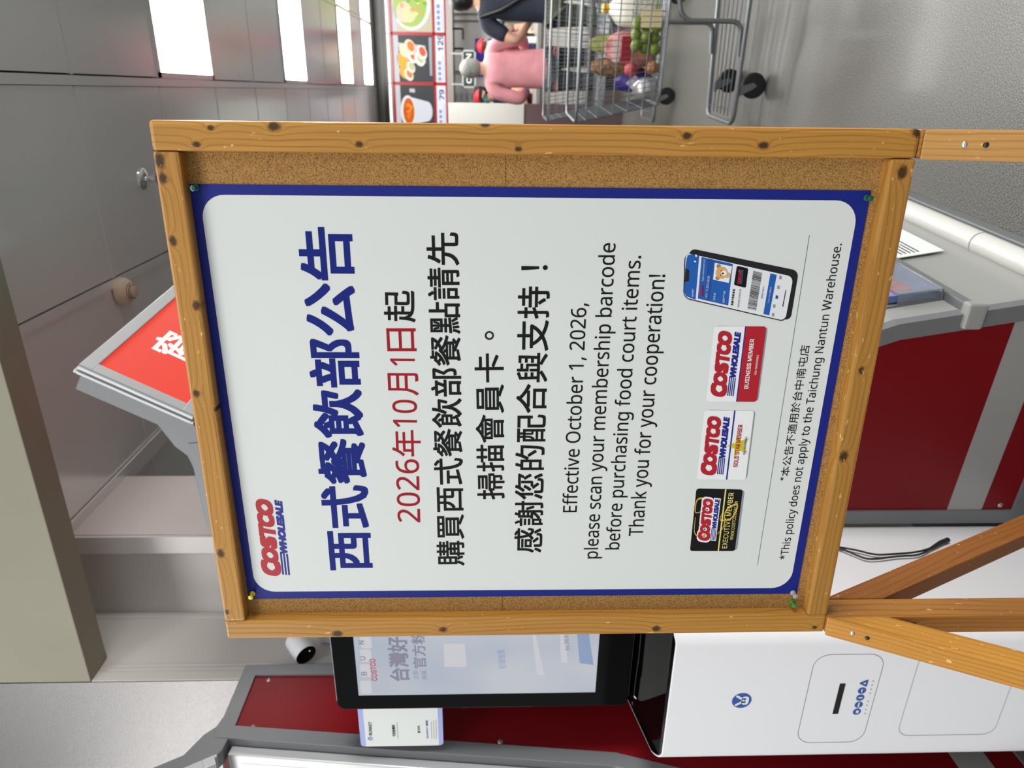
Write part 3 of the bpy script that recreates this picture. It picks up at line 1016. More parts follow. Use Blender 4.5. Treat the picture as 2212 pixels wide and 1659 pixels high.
    obj('foot_strip', box(.60, .70, -.004, L + .004, 0, .05), M_GREYF, t, bevel=.004)
    return t, d, nn


C2A = R(-4.6)
cab2, D_, N_ = cabinet('display_cabinet', 'grey framed red cabinet with a lit red sign behind the notice board', (-1.075, 1.60, 0), C2A, 1.15, 1, sign='窗')
cab1, _, _ = cabinet('display_cabinet', 'grey framed dark red cabinet left of the white kiosk, lit white front', (-1.63 - 1.2, 1.690, 0), R(-90), 1.2, 1)
# the lit white poster box on the front of the left cabinet
def slope(z, o=0.0):
    return front_at(z) + o


for z0, z1 in ((1.16, 2.16),):
    bm = NB()
    prism(bm, [(slope(z0) + .002, z0), (slope(z0) + .03, z0 + .004), (slope(z1) + .03, z1 + .004), (slope(z1) + .002, z1)], 'y', .03, 1.175)
    obj('poster_box', bm, M_ALU, cab1, bevel=.004)
    bm = NB()
    prism(bm, [(slope(z0 + .03) + .026, z0 + .03), (slope(z0 + .03) + .033, z0 + .03), (slope(z1 - .03) + .033, z1 - .03), (slope(z1 - .03) + .026, z1 - .03)], 'y', .06, 1.145)
    obj('lit_panel', bm, mat('lit white panel', (250, 251, 248), emit=1.1), cab1)
# things on the right-hand cabinet
c2 = Matrix.Translation((-1.075, 1.60, 0)) @ Matrix.Rotation(C2A, 4, 'Z')
lz = .40; lx = front_at(lz)
t = thing('brochure_holder', 'clear acrylic leaflet holder on the front of the cabinet behind the notice board', 'leaflet holder', c2 @ Vector((lx + .002, .10, .345)), C2A)
M_ACR = mat('clear acrylic', (236, 240, 246), rough=.06, trans=.9)
bm = NB(); bx(bm, 0, .004, 0, .26, 0, .16); bx(bm, .03, .034, 0, .26, 0, .11); bx(bm, 0, .034, 0, .004, 0, .11); bx(bm, 0, .034, .256, .26, 0, .11); bx(bm, 0, .034, 0, .26, 0, .004)
obj('pocket', bm, M_ACR, t)
obj('leaflets', box(.008, .026, .012, .248, .005, .13), mat('leaflet blue', (96, 120, 170), rough=.4, noise=.35, nscale=30), t)
obj('leaflet_cover', box(.0262, .0270, .03, .23, .06, .11), mat('leaflet red print', (196, 70, 84), rough=.4, noise=.5, nscale=60), t)
for o in t.children: o.rotation_euler = (0, R(-8), 0)
sl = math.atan2(front_at(.14) - front_at(.30), .16)
t = tag(obj('paper_sheet', box(0, .002, 0, .26, -.13, .0), M_PAPER, None, c2 @ Vector((front_at(.31) + .004, .40, .305)), (0, -sl, C2A)), 'white printed sheet taped low on the front of the red cabinet', 'paper')
bm = NB()
for k in range(5):
    bx(bm, .002, .0025, .02, .02 + .02 * (3 + (k * 7) % 5), -.02 - .012 * k - .004, -.02 - .012 * k)
obj('print', bm, M_INK, t)

# ------------------------------------------------------------------ recycling kiosk
KX, KY, KW, KD = -1.279, 1.196, .196, .425
kiosk = thing('recycling_kiosk', 'white kiosk with a black framed touch screen left of the notice board', 'kiosk', (KX, KY, 0))
KF = Face((KX, KY, 0), (1, 0, 0))
ol = rrect(-KW, KW, 0, KD, .035, 8)
ZF, ZS, YS = 1.050, 1.133, .171


def ztop(y): return ZF + (ZS - ZF) * min(1, max(0, y / YS))


bm = NB()
loft(bm, [[(x * .985, .004 + y * .985, .0) for x, y in ol], [(x * .985, .004 + y * .985, .03) for x, y in ol], [(x, y, .035) for x, y in ol], [(x, y, ztop(y)) for x, y in ol]])
obj('body', bm, M_WHITEP, kiosk, smooth=True)
ol2 = rrect(-KW + .004, KW - .004, .004, KD - .004, .031, 8)
bm = NB(); loft(bm, [[(x, y, ztop(y) - .01) for x, y in ol2], [(x, y, ztop(y) + .0012) for x, y in ol2]])
obj('black_deck', bm, M_GLOSSB, kiosk)
# screen housing
bm = NB(); prism(bm, rrect(-KW + .003, KW - .003, 1.101, 1.849, .022, 6), 'y', YS, YS + .055)
obj('screen_bezel', bm, M_GLOSSB, kiosk, bevel=.003)
bm = NB(); prism(bm, rrect(-KW, KW, 1.097, 1.853, .024, 6), 'y', YS + .012, YS + .048)
obj('bezel_edge', bm, M_CHROME, kiosk, bevel=.002)
bm = NB(); prism(bm, rrect(-KW + .03, KW - .03, 1.12, 1.82, .03, 6), 'y', YS + .05, KD - .02)
obj('rear_housing', bm, M_WHITEP, kiosk, bevel=.01)
SF = Face((KX, KY + YS, 0), (1, 0, 0))
s0, s1 = SF.at(775, 1502), SF.at(1286, 1490)
M_SCR = bpy.data.materials.new('lit screen'); M_SCR.use_nodes = True
T = NT(M_SCR); b = M_SCR.node_tree.nodes['Principled BSDF']
tc = T.n('TexCoord')
c_ = T.ramp(T.noise(T.vm('MULTIPLY', tc.outputs['Object'], (5, 5, 3)), 1.0, 2), [(.35, (190, 200, 218)), (.65, (212, 216, 224))])
b.inputs['Base Color'].default_value = rgb((30, 32, 36)); b.inputs['Roughness'].default_value = .08
T.l(c_, b.inputs['Emission Color']); b.inputs['Emission Strength'].default_value = .72
plate('screen', [(s0.x, s1.y), (-s0.x, s1.y), (-s0.x, s0.y), (s0.x, s0.y)], M_SCR, kiosk, YS - .0006)


def scr(name, shp, m, k=0): return plate(name, [SF.at(*p) for p in shp], m, kiosk, YS - .0008 - .0001 * k)


def emi(name, c, e=.70): return mat(name, c, rough=.1, emit=e)


M_S1 = emi('screen mauve', (148, 146, 166)); M_S2 = emi('screen red', (196, 110, 124)); M_S3 = emi('screen blue', (150, 172, 208)); M_S4 = emi('screen white', (220, 220, 226)); M_S5 = emi('screen grey', (136, 140, 150))


def sw(body, L, Rr, Tp, m, f=CJK, bold=0.0):
    write('screen_text', body, None, kiosk, SF.at(*L), SF.at(*Rr), SF.at(*Tp), m, YS - .0012, fnt=f, bold=bold)


for y0 in (1484, 1448, 1416, 1386):
    plate('screen_tab', quad_rr(SF.at(804, y0 + 14), SF.at(801, y0 - 14), SF.at(777, y0 - 14), SF.at(780, y0 + 14), .006, 4), M_S4, kiosk, YS - .0008)
sw('B', (793, 1458), (792, 1450), (781, 1458), M_S5, INTER, .02)
sw('U', (790, 1425), (789, 1417), (778, 1425), M_S5, INTER, .02)
sw('N', (787, 1391), (786, 1383), (775, 1391), M_S5, INTER, .02)
sw('COSTCO', (816, 1470), (811, 1422), (803, 1470), M_S2, INTER, .05)
sw('台灣好事', (886, 1470), (877, 1340), (843, 1470), M_S1, CJK, .03)
sw('官方粉絲', (922, 1442), (915, 1336), (893, 1442), M_S1, CJK, .02)
sw('立即', (904, 1467), (903, 1448), (893, 1467), M_S1)
sw('掃描', (923, 1467), (921, 1448), (912, 1467), M_S1)
sw('好康推薦', (1094, 1443), (1090, 1402), (1077, 1443), M_S3)
sw('台灣好市', (1231, 1404), (1226, 1350), (1220, 1404), M_S5)
scr('screen_band', [(1226, 1431), (1218, 1340), (1208, 1340), (1212, 1431)], M_S4)
scr('screen_band', [(1176, 1458), (1150, 1338), (1146, 1338), (1160, 1458)], M_S4)
scr('screen_band', [(1282, 1436), (1268, 1340), (1244, 1340), (1252, 1432)], M_S3)
scr('screen_band', [(1008, 1440), (1004, 1390), (958, 1390), (960, 1440)], M_S4)
# front of the kiosk
def kring(a, b, r, w, m, name):
    (x0, z1), (x1, z0) = a, b
    bm = NB(); ring_plate(bm, [(x, z) for x, z in rrect(x0, x1, z0, z1, r)], [(x, z) for x, z in rrect(x0 + w, x1 - w, z0 + w, z1 - w, r - w)], -.0006)
    return obj(name, bm, m, kiosk)


M_GROOVE = mat('dark seam', (70, 72, 78), rough=.6); M_GROOVE2 = mat('soft seam', (190, 193, 199), rough=.5)
p1 = KF.at(1718, 1605), KF.at(1915, 1412)
kring(p1[0], p1[1], .036, .0010, M_GROOVE, 'door_seam')
p2 = KF.at(1935, 1590), KF.at(2212, 1408)
kring((p2[0].x, p2[0].y), (p2[1].x, p2[1].y + .0), .030, .0022, M_GROOVE2, 'door_seam')
q = KF.at(1812, 1510); bm = NB(); bx(bm, q.x - .045, q.x + .047, -.0008, .004, q.y - .0065, q.y + .0065)
obj('slot', bm, M_BLACK, kiosk)


def disc(name, c, r, m, y, par=kiosk, n=28, sx=1.0):
    return plate(name, [(c[0] + r * sx * math.cos(2 * math.pi * k / n), c[1] + r * math.sin(2 * math.pi * k / n)) for k in range(n)], m, par, y)


M_KBLUE = mat('kiosk print blue', (52, 92, 166), rough=.4)


def emblem(par, cx, cz, r, y, m):
    disc('emblem', (cx, cz), r, m, y, par)
    s = r / .030
    W = M_CARDW
    plate('emblem', [(cx + x * s, cz + z * s) for x, z in rrect(-.0165, .0165, -.0215, .0005, .0095, 6)], W, par, y - .0002)
    for sg in (-1, 1):
        a = R(90 - 34 * sg)
        d_ = Vector((math.cos(a), math.sin(a))); n_ = Vector((-d_.y, d_.x))
        o_ = Vector((sg * .004, -.004))
        pts = [o_ + n_ * .0038, o_ - n_ * .0038, o_ + d_ * .025 - n_ * .0038, o_ + d_ * .0285, o_ + d_ * .025 + n_ * .0038]
        plate('emblem', [(cx + p_.x * s, cz + p_.y * s) for p_ in pts], W, par, y - .0002)
    for sg in (-1, 1):
        plate('emblem', [(cx + (x + sg * .0062) * s, cz + z * s) for x, z in rrect(-.0036, .0036, -.0125, -.0045, .001, 3)], m, par, y - .0004)
    plate('emblem', [(cx + x * s, cz + z * s) for x, z in ((-.003, -.0095), (.003, -.0095), (.003, -.0075), (-.003, -.0075))], m, par, y - .0004)


q = KF.at(1602, 1513); emblem(kiosk, q.x, q.y, .0225, -.0006, M_KBLUE)
for i, (X_, Y_) in enumerate(((1850.6, 1537), (1854.6, 1522), (1858, 1506.7), (1861.7, 1491.5), (1866, 1475.5))):
    q = KF.at(X_, Y_); r_ = .0095
    if i == 4:
        plate('pictogram', [(q.x + x * 1.1, q.y + z * 1.1) for x, z in ((-.0095, -.006), (-.008, -.008), (.008, -.008), (.0095, -.006), (.002, .008), (0, .009), (-.002, .008))], M_KBLUE, kiosk, -.0006)
        plate('pictogram', [(q.x + x, q.y - .001 + z) for x, z in ((-.003, -.003), (.003, -.003), (0, .003))], M_CARDW, kiosk, -.0008)
    else:
        disc('pictogram', q, r_, M_KBLUE, -.0006)
        sh = {0: ((-.004, -.004), (.004, -.004), (.004, .002), (-.004, .002)), 1: ((-.007, -.0015), (.007, -.0015), (.007, .0015), (-.007, .0015)), 2: ((-.0015, -.005), (.002, -.005), (.002, .002), (0, .006), (-.002, .002)), 3: ((-.005, -.001), (.005, -.001), (.005, .0015), (-.005, .0015))}[i]
        plate('pictogram', [(q.x + x, q.y + z) for x, z in sh], M_CARDW, kiosk, -.0008)
for k in range(9):
    t_ = k / 8
    q = KF.at(1868 + 18 * t_, 1541 - 70 * t_)
    if k == 4: continue
    plate('caption_mark', [(q.x + x, q.y + z) for x, z in ((-.0014, -.0018), (.0014, -.0018), (.0014, .0018), (-.0014, .0018))], mat('kiosk caption ink', (150, 160, 186)), kiosk, -.0006)

# info card behind the screen's edge
CF = Face((-1.57, 1.372, 0), (1, 0, 0))
c0, c1 = CF.at(780, 1613), CF.at(958, 1609)
xr = -1.44 + 1.57
info = thing('info_card', 'white information card with lavender ends sticking out beside the kiosk screen', 'card', (-1.57, 1.372, 0))
cx0 = (c0.x + c1.x) / 2
plate('sheet', rrect(cx0, xr, c1.y, c0.y, .010), mat('lavender ink', (160, 172, 222), rough=.4), info, 0, .002)
za, zb = CF.at(790, 1600).y, CF.at(948, 1600).y
plate('white_field', [(cx0, zb), (xr, zb), (xr, za), (cx0, za)], M_PAPER, info, -.0004)


def cw(body, L, Rr, Tp, m, f=INTER, bold=0.0):
    write('card_text', body, None, info, CF.at(*L), CF.at(*Rr), CF.at(*Tp), m, -.0009, fnt=f, bold=bold)


q = CF.at(800, 1595); emblem(info, q.x, q.y, .0066, -.0008, M_KBLUE)
cw('BUNNIT', (804, 1588), (803, 1559), (797, 1588), M_INK, INTER, .03)
cw('可回收機型', (855, 1590), (853, 1565), (848, 1590), M_INK, CJK, .02)
cw('官方IG', (908, 1583), (907, 1567), (902, 1583), M_INK, CJK, .02)
cw('BUNNIT 據點', (926, 1594), (924, 1555), (921, 1594), M_KBLUE, CJK, .02)
for k, X_ in enumerate((860, 933, 938, 943)):
    a_, b_ = CF.at(X_, 1596), CF.at(X_, 1560 - 2 * k)
    plate('small_print', [(a_.x, a_.y - .0008), (b_.x, a_.y - .0008), (b_.x, a_.y + .0008), (a_.x, a_.y + .0008)], mat('small print grey', (160, 160, 160)), info, -.0008)

# power cord on the kiosk's right flank
bm = NB()
SX = KX + KW + .009
KS = Face((SX, KY, 0), (0, 1, 0))


def side(X_, Y_, off=0.0):
    q_ = KS.at(X_, Y_); return Vector((SX - off, KY + q_.x, q_.y))


pA = [side(1640, 1150), side(1740, 1165), side(1812, 1182), side(1850, 1188), side(1890, 1199), side(1930, 1197), side(1980, 1193), side(2012, 1184), side(2035, 1172)]
pB = [side(1640, 1150), side(1740, 1166), side(1812, 1183), side(1845, 1197), side(1872, 1208), side(1900, 1207), side(1940, 1201), side(1985, 1200), side(2012, 1184)]
tube(bm, fillet(pA, .03, 4), .0026, 8); tube(bm, fillet(pB, .03, 4), .0026, 8)
t = tag(obj('power_cord', bm, M_RUBBER, smooth=True), 'black power cord hanging down the right side of the white kiosk', 'cord')
bm = NB(); tube(bm, [side(2012, 1184), side(2032, 1172), side(2048, 1166)], [.004, .006, .0065], 10)
obj('connector', bm, M_RUBBER, t, smooth=True)

# security camera on the wall strip
t = thing('security_camera', 'small round white security camera on the wall above the kiosk', 'camera', (-1.699, 1.822, 2.075))
bm = NB(); lathe(bm, [(.0005, 0), (.030, 0), (.032, .004), (.030, .012), (.012, .016), (.010, .03)], 24, Matrix.Rotation(R(90), 4, 'Y'))
obj('mount', bm, M_WHITEP, t, smooth=True)
bm = NB(); tube(bm, [(.02, 0, .0), (.04, -.01, -.004), (.05, -.03, -.012)], .008, 10)
obj('swivel', bm, M_WHITEP, t, smooth=True)
dirv = (-UP * .66 - RIGHT * .40 - FWD * .64).normalized()
Q = Matrix.Translation((.058, -.045, -.012)) @ dirv.to_track_quat('Z', 'Y').to_matrix().to_4x4()
bm = NB(); lathe(bm, [(.001, -.045), (.025, -.044), (.033, -.035), (.0355, 0), (.036, .040), (.034, .043), (.0325, .0425)], 32, Q)
obj('housing', bm, M_WHITEP, t, smooth=True)
bm = NB(); lathe(bm, [(.0325, .040), (.0325, .0432), (.0008, .0445)], 32, Q)
obj('lens_cover', bm, M_GLOSSB, t, smooth=True)
bm = NB(); lathe(bm, [(.002, .0444), (.002, .0455), (.0002, .0458)], 10, Q @ Matrix.Translation((.012, -.012, 0)))
obj('status_light', bm, mat('status light', (255, 240, 200), emit=1.0), t)
tag(obj('junction_box', box(-1.698, -1.65, 1.85, 1.94, 1.975, 2.02), mat('white plastic box', (222, 228, 238), rough=.4), bevel=.004), 'white plastic box under the security camera, half behind the notice board', 'junction box')

# ceiling fittings
t = thing('smoke_detector', 'cream round smoke detector on the dark ceiling above the red sign', 'smoke detector', (-.711, 2.623, CEIL - .004))
bm = NB(); lathe(bm, [(.052, 0), (.053, -.010), (.052, -.018), (.046, -.030), (.036, -.036), (.034, -.038), (.001, -.038)], 32)
obj('base', bm, mat('cream plastic', (196, 182, 160), rough=.45), t, smooth=True)
bm = NB(); lathe(bm, [(.026, -.037), (.026, -.050), (.001, -.050)], 24)
obj('sensor_core', bm, M_RUBBER, t, smooth=True)
bm = NB()
for r_, z_ in ((.030, -.042), (.026, -.048)):
    tube(bm, [(r_ * math.cos(k * math.pi / 12), r_ * math.sin(k * math.pi / 12), z_) for k in range(24)], .0022, 6, closed=True)
lathe(bm, [(.023, -.049), (.023, -.054), (.019, -.056), (.001, -.056)], 24)
obj('grille', bm, mat('cream plastic', (196, 182, 160)), t, smooth=True)
t = thing('sprinkler', 'chrome fire sprinkler on the ceiling just above the notice board', 'sprinkler', (-.341, 2.967, CEIL))
bm = NB(); lathe(bm, [(.044, 0), (.043, -.006), (.036, -.012), (.020, -.014), (.001, -.014)], 32)
obj('escutcheon', bm, M_CHROME, t, smooth=True)
bm = NB(); lathe(bm, [(.012, -.012), (.012, -.03), (.007, -.034), (.006, -.05), (.001, -.052)], 16); lathe(bm, [(.001, -.058), (.02, -.058), (.02, -.060), (.001, -.060)], 16)
for s_ in (-1, 1): tube(bm, [(s_ * .011, 0, -.028), (s_ * .014, 0, -.042), (s_ * .004, 0, -.058)], .002, 6)
obj('head', bm, M_CHROME, t, smooth=True)

# ------------------------------------------------------------------ food court at the far end
MY = 9.50


def mz(z): return CAM_H + (z - CAM_H) * MY / 10.3


struct('trim_5', box(-5, 7, MY - .02, MY + .5, mz(2.86), CEIL + .1), mat('dark valance', (88, 86, 84), rough=.5))
struct('trim_6', box(-5, 7, MY - .05, MY + .5, mz(2.805), mz(2.86)), M_BLACK)
struct('trim_7', box(-5, 7, MY + .01, MY + .5, mz(2.748), mz(2.775)), mat('grey brown strip', (120, 112, 108)))
struct('trim_8', box(-5, 7, MY - .03, MY + .5, mz(1.94), mz(2.022)), mat('grey beam', (134, 128, 124), rough=.5))
for k in range(-3, 5):
    x0 = (.384 + .6 * k) * MY / 10.3
    tag(obj('light_tube', box(x0 - .27, x0 + .27, MY - .012, MY + .02, mz(2.780), mz(2.800)), mat('tube glow', (255, 255, 255), emit=2.2)), 'thin white light tube above the food menu boards', 'light', 'light tubes above the menus')


def em(name, c, e=.92): return mat('menu ' + name, c, rough=.25, emit=e, spec=.2)


MS = (MY / 10.3)


def menu(x0, label, price, cap, build, dark=True):
    t = thing('menu_board', label, 'menu board', ((x0 + .3) * MS, MY, CAM_H * (1 - MS)), 0, 'menu boards')
    t.scale = (MS, 1, MS)
    bm = NB()
    for a in ((-.3, .3, 2.720, 2.748), (-.3, .3, 2.170, 2.202), (-.3, .3, 2.014, 2.046), (-.3, -.280, 2.014, 2.748), (.280, .3, 2.014, 2.748)):
        bx(bm, a[0], a[1], -.012, .03, a[2], a[3])
    obj('frame', bm, mat('menu frame red', (190, 14, 36), rough=.3, emit=.75), t)  # frame is no lamp; glow added to its colour to brighten the red
    obj('picture', box(-.286, .286, 0, .02, 2.198, 2.725), em('slate' if dark else 'salad board', (70, 72, 74) if dark else (206, 200, 176)), t)
    L = lambda n, pts, m, k=1: plate(n, [(p[0], p[1]) for p in pts], m, t, -.0015 * k)
    L('picture_top', ((-.286, 2.655), (.286, 2.655), (.286, 2.725), (-.286, 2.725)), em('pale strip', (206, 210, 214)))
    build(t, L)
    obj('price_strip', box(-.286, .286, -.002, .02, 2.042, 2.173), em('strip white', (238, 241, 245)), t)
    write('price', price, None, t, (.10, 2.065), (.10 + .065 * len(price), 2.065), (.10, 2.135), em('price blue', (34, 62, 160), .6), -.004, fnt=SANS, bold=.03)
    for k in range(cap):
        x = -.26 + .065 * k
        L('caption_mark', ((x, 2.10), (x + .042, 2.10), (x + .042, 2.14), (x, 2.14)), em('caption blue', (142, 164, 214)), 3)
    L('caption_line', ((-.26, 2.068), (.04, 2.068), (.04, 2.078), (-.26, 2.078)), em('caption pale', (196, 208, 232)), 3)
    return t


def ell(cx, cz, rx, rz, a=0, n=24, a0=0, a1=360):
    ca, sa = math.cos(R(a)), math.sin(R(a)); out = []
    for k in range(n):
        q = R(a0 + (a1 - a0) * k / (n - (0 if a1 - a0 == 360 else 1)))
        x, z = rx * math.cos(q), rz * math.sin(q)
        out.append((cx + x * ca - z * sa, cz + x * sa + z * ca))
    return out


def cup(t, L):
    W = em('cup white', (236, 238, 242)); rnd = random.Random(4)
    L('food_cup', [(-.235, 2.57)] + [(p[0], p[1]) for p in ell(-.045, 2.30, .125, .07, 0, 12, 180, 360)] + [(.145, 2.57)], em('cup side', (222, 225, 234)), 1)
    L('food_cup', ell(-.045, 2.56, .200, .100), W, 2)
    L('food_pieces', ell(-.045, 2.55, .168, .076), em('fry orange', (216, 104, 30)), 3)
    for k in range(12):
        a = rnd.uniform(0, 6.28); q = rnd.uniform(.02, .12)
        L('food_pieces', ell(-.045 + q * math.cos(a), 2.55 + q * .42 * math.sin(a), rnd.uniform(.03, .05), .016, rnd.uniform(-60, 60)), em(('fry amber', 'fry orange light', 'fry red')[k % 3], ((240, 160, 52), (232, 130, 40), (226, 84, 34))[k % 3]), 4 + k * .2)
    for x in (.02, .19):
        L('picture_stripe', ((x, 2.46), (x + .045, 2.46), (x + .05, 2.53), (x + .005, 2.53)), em('pale strip', (206, 210, 214)), .8)


def wraps(t, L):
    rnd = random.Random(2)
    for x in (-.05, .10):
        L('picture_stripe', ((x, 2.30), (x + .06, 2.30), (x + .10, 2.70), (x + .05, 2.70)), em('pale stripe', (196, 200, 206)), .8)
    L('picture_stripe', ((-.2, 2.22), (.26, 2.215), (.26, 2.255), (-.2, 2.25)), em('pale stripe2', (176, 180, 186)), .8)
    for k, (x, z, r, c) in enumerate(((-.02, 2.61, .085, (238, 178, 40)), (-.16, 2.59, .075, (238, 176, 60)), (.10, 2.58, .075, (250, 226, 196)), (-.19, 2.53, .07, (246, 236, 220)), (-.10, 2.50, .065, (240, 232, 216)), (.03, 2.47, .075, (250, 240, 226)), (.14, 2.50, .085, (248, 226, 200)), (.0, 2.38, .08, (250, 244, 236)), (.08, 2.35, .08, (246, 240, 232)))):
        L('food_pieces', ell(x, z, r * 1.15, r * .8, 25), em('wrap%d' % k, c), 1 + k)
        if k > 2:
            L('food_pieces', ell(x + .01, z - .01, r * .75, r * .5, 25), em('wrap filling%d' % (k % 3), ((226, 130, 60), (200, 206, 150), (232, 96, 60))[k % 3]), 1.4 + k)


def salad(t, L):
    rnd = random.Random(5)
    L('food_plate', ell(.04, 2.47, .30, .25), em('plate white', (240, 243, 240)), 1)
    L('food_pieces', ell(.04, 2.48, .265, .215), em('salad green', (176, 204, 110)), 2)
    L('food_pieces', ell(-.05, 2.56, .12, .10), em('ham pink', (240, 212, 190)), 3)
    L('food_pieces', ell(-.08, 2.50, .09, .09), em('pale egg', (240, 222, 170)), 4)
    for k in range(16):
        a = rnd.uniform(0, 6.28); q = rnd.uniform(.05, .2)
        c = (('crouton', (226, 178, 104)), ('cheese', (250, 232, 160)), ('lettuce', (140, 188, 70)))[k % 3]
        L('food_pieces', ell(.06 + q * math.cos(a), 2.44 + q * .8 * math.sin(a), .03, .022, k * 40), em(*c), 5 + k * .2)
    for k in range(6):
        L('food_pieces', ell(.16 + .045 * (k % 3), 2.36 + .04 * (k // 3) - .01 * k, .026, .024), em('tomato red', (220, 40, 44)), 9 + k * .2)


menu(-.516, 'menu board with an orange snack in a white cup, price 79', '79', 4, cup)
menu(.084, 'menu board with halved wraps, price 129', '129', 4, wraps)
menu(.684, 'menu board with a salad plate, at the edge of the photo', '15', 5, salad, dark=False)

# hanging sign and back wall details
def at(Yp, x, y):
    q = Face((0, Yp, 0), (1, 0, 0)).at(x, y); return Vector((q.x, Yp, q.y))


a, b = at(9.0, 1002, 186), at(9.0, 1024, 112)
t = thing('open_sign', 'green hanging sign with white letters behind the grey haired shopper', 'sign', (a.x, 9.0, b.z))
w_, h_ = b.x - a.x, a.z - b.z
obj('panel', box(0, w_, 0, .03, 0, h_), mat('sign green', (34, 66, 48), rough=.4), t)
bm = NB()
for q in ((-.02, w_ + .02, -.02, 0), (-.02, w_ + .02, h_, h_ + .02), (-.02, 0, -.02, h_ + .02), (w_, w_ + .02, -.02, h_ + .02)): bx(bm, q[0], q[1], -.01, .04, q[2], q[3])
obj('frame', bm, M_ALU, t)
write('sign_lettering', 'OPEN', None, t, (.03, .03), (w_ - .02, .03), (.03, h_ - .03), M_CARDW, -.002, fnt=INTER, bold=.04, spacing=1.25)
bm = NB()
for x in (.02, w_ - .02): bx(bm, x - .008, x + .008, .008, .022, h_ + .02, mz(1.94) - b.z)
obj('hanger', bm, M_ALU, t)
p, q = at(10.15, 1027, 166), at(10.15, 1084, 84)
t = tag(obj('blue_notice', box(p.x, q.x, 10.175, 10.195, q.z, p.z), mat('notice blue', (36, 50, 190), rough=.4)), 'blue notice on the far wall behind the food counter', 'notice')
p, q = at(10.15, 978, 222), at(10.15, 1050, 200)
t = tag(obj('white_notice', box(p.x, q.x, 10.175, 10.195, q.z, p.z), mat('pale notice', (204, 208, 214), rough=.5)), 'pale printed sheet on the far wall above the red capped worker', 'notice')
bm = NB()
for k in range(7): bx(bm, p.x + .03, q.x - .02, 10.172, 10.1745, q.z + .04 + k * .07, q.z + .06 + k * .07)
obj('print', bm, mat('pale print', (160, 164, 172)), t)
bm = NB()
for y in (45, 155, 30): 
    p = at(10.18, 990, y); bx(bm, p.x - .012, p.x + .012, 10.185, 10.199, .9, 2.6)
struct('trim_9', bm, mat('wall seam', (120, 118, 116)))
for y, lb in ((62, 'left of the blue notice'), (105, 'right of the hanging sign')):
    p = at(9.6, 990, y)
    bm = NB(); tube(bm, [(p.x, MY + .1, mz(1.94)), (p.x, MY + .1, 1.78)], .012, 8)
    tube(bm, [(p.x, MY + .1, 1.78), (p.x - .12, MY + .1, 1.78)], .012, 8)
    tag(obj('hanging_rod', bm, M_BLACK, smooth=True), 'bent black rod under the grey beam, ' + ('nearer the photo edge' if y == 62 else 'next to the green sign'), 'rod')

CYF = 8.40
t = thing('service_counter', 'white food counter with a grey top behind the shoppers', 'counter', (0, CYF, 0))
CL = at(CYF, 1165, 238).x
obj('front', box(CL + .02, 5, .02, .6, .40, .90), mat('counter white', (218, 218, 212), rough=.45), t)
obj('base', box(CL + .04, 5, .06, .56, 0, .40), mat('counter brown', (120, 104, 104), rough=.5), t)
obj('top', box(CL - .02, 5, -.03, .62, .90, .95), M_GREYL, t, bevel=.008)
p, q = at(8.25, 968, 222), at(8.25, 1132, 222)
t = thing('partition', 'white partition with a brown foot at the left end of the food counter', 'partition', (p.x, 8.25, 0))
obj('panel', box(-1.6, 0, 0, .12, q.z, p.z), mat('partition white', (226, 228, 222), rough=.5), t)
obj('foot', box(-1.6, .0, .01, .11, 0, q.z), mat('partition brown', (112, 92, 94), rough=.5), t)

# things standing on the counter
def cbox(name, label, cat, x0, y0, x1, y1, m, dy=.12, Y0=None, z=None):
    p, q = at(CYF + .1, x0, y0), at(CYF + .1, x1, y1)
    return tag(obj(name, box(min(p.x, q.x), max(p.x, q.x), CYF + .1, CYF + .1 + dy, .95, max(p.z, q.z)), m, bevel=.006), label, cat)


t = cbox('napkin_bag', 'white paper bag standing on the food counter', 'bag', 1112, 78, 1150, 93, mat('bag white', (240, 243, 246)))
t = cbox('dark_box', 'dark blue box on the food counter beside the pink shirt', 'box', 1131, 95, 1150, 120, mat('dark navy box', (40, 46, 76)))
bm = NB(); bb = t.bound_box
obj('lid', box(bb[0][0] - .005, bb[6][0] + .005, CYF + .095, CYF + .225, bb[6][2], bb[6][2] + .02), M_BLACK, t)
t = cbox('card_reader', 'small red and white payment reader on the food counter', 'card reader', 1120, 122, 1150, 132, mat('reader red', (170, 70, 70)), dy=.06)
p = at(8.9, 1080, 64); q = at(8.9, 1086, 88)
t = thing('monitor', 'black monitor seen edge-on above the food counter', 'monitor', ((p.x + q.x) / 2, 8.85, .95))
obj('display', box(-.14, .14, 0, .03, .34, .37), M_BLACK, t)
obj('stand', box(-.02, .02, .0, .02, 0, .34), M_BLACK, t)


# ------------------------------------------------------------------ people
def skin_mesh(verts, edges, sub=2):
    """verts {name: (x, y, z, rx, ry)}; first is the root"""
    names = list(verts); idx = {n: i for i, n in enumerate(names)}
    me = bpy.data.meshes.new('s')
    me.from_pydata([verts[n][:3] for n in names], [(idx[a], idx[b]) for a, b in edges], [])
    o = bpy.data.objects.new('s', me); COL.objects.link(o)
    o.modifiers.new('k', 'SKIN')
    for i, n in enumerate(names):
        v = verts[n]; sv = me.skin_vertices[0].data[i]
        sv.radius = (v[3], v[4] if len(v) > 4 else v[3]); sv.use_root = (i == 0)
    if sub:
        m = o.modifiers.new('u', 'SUBSURF'); m.levels = sub; m.render_levels = sub
    dg = bpy.context.evaluated_depsgraph_get(); dg.update()
    out = bpy.data.meshes.new_from_object(o.evaluated_get(dg))
    bpy.data.objects.remove(o); bpy.data.meshes.remove(me)
    for p_ in out.polygons: p_.use_smooth = True
    return out


SKIN = mat('skin', (214, 168, 140), rough=.5)


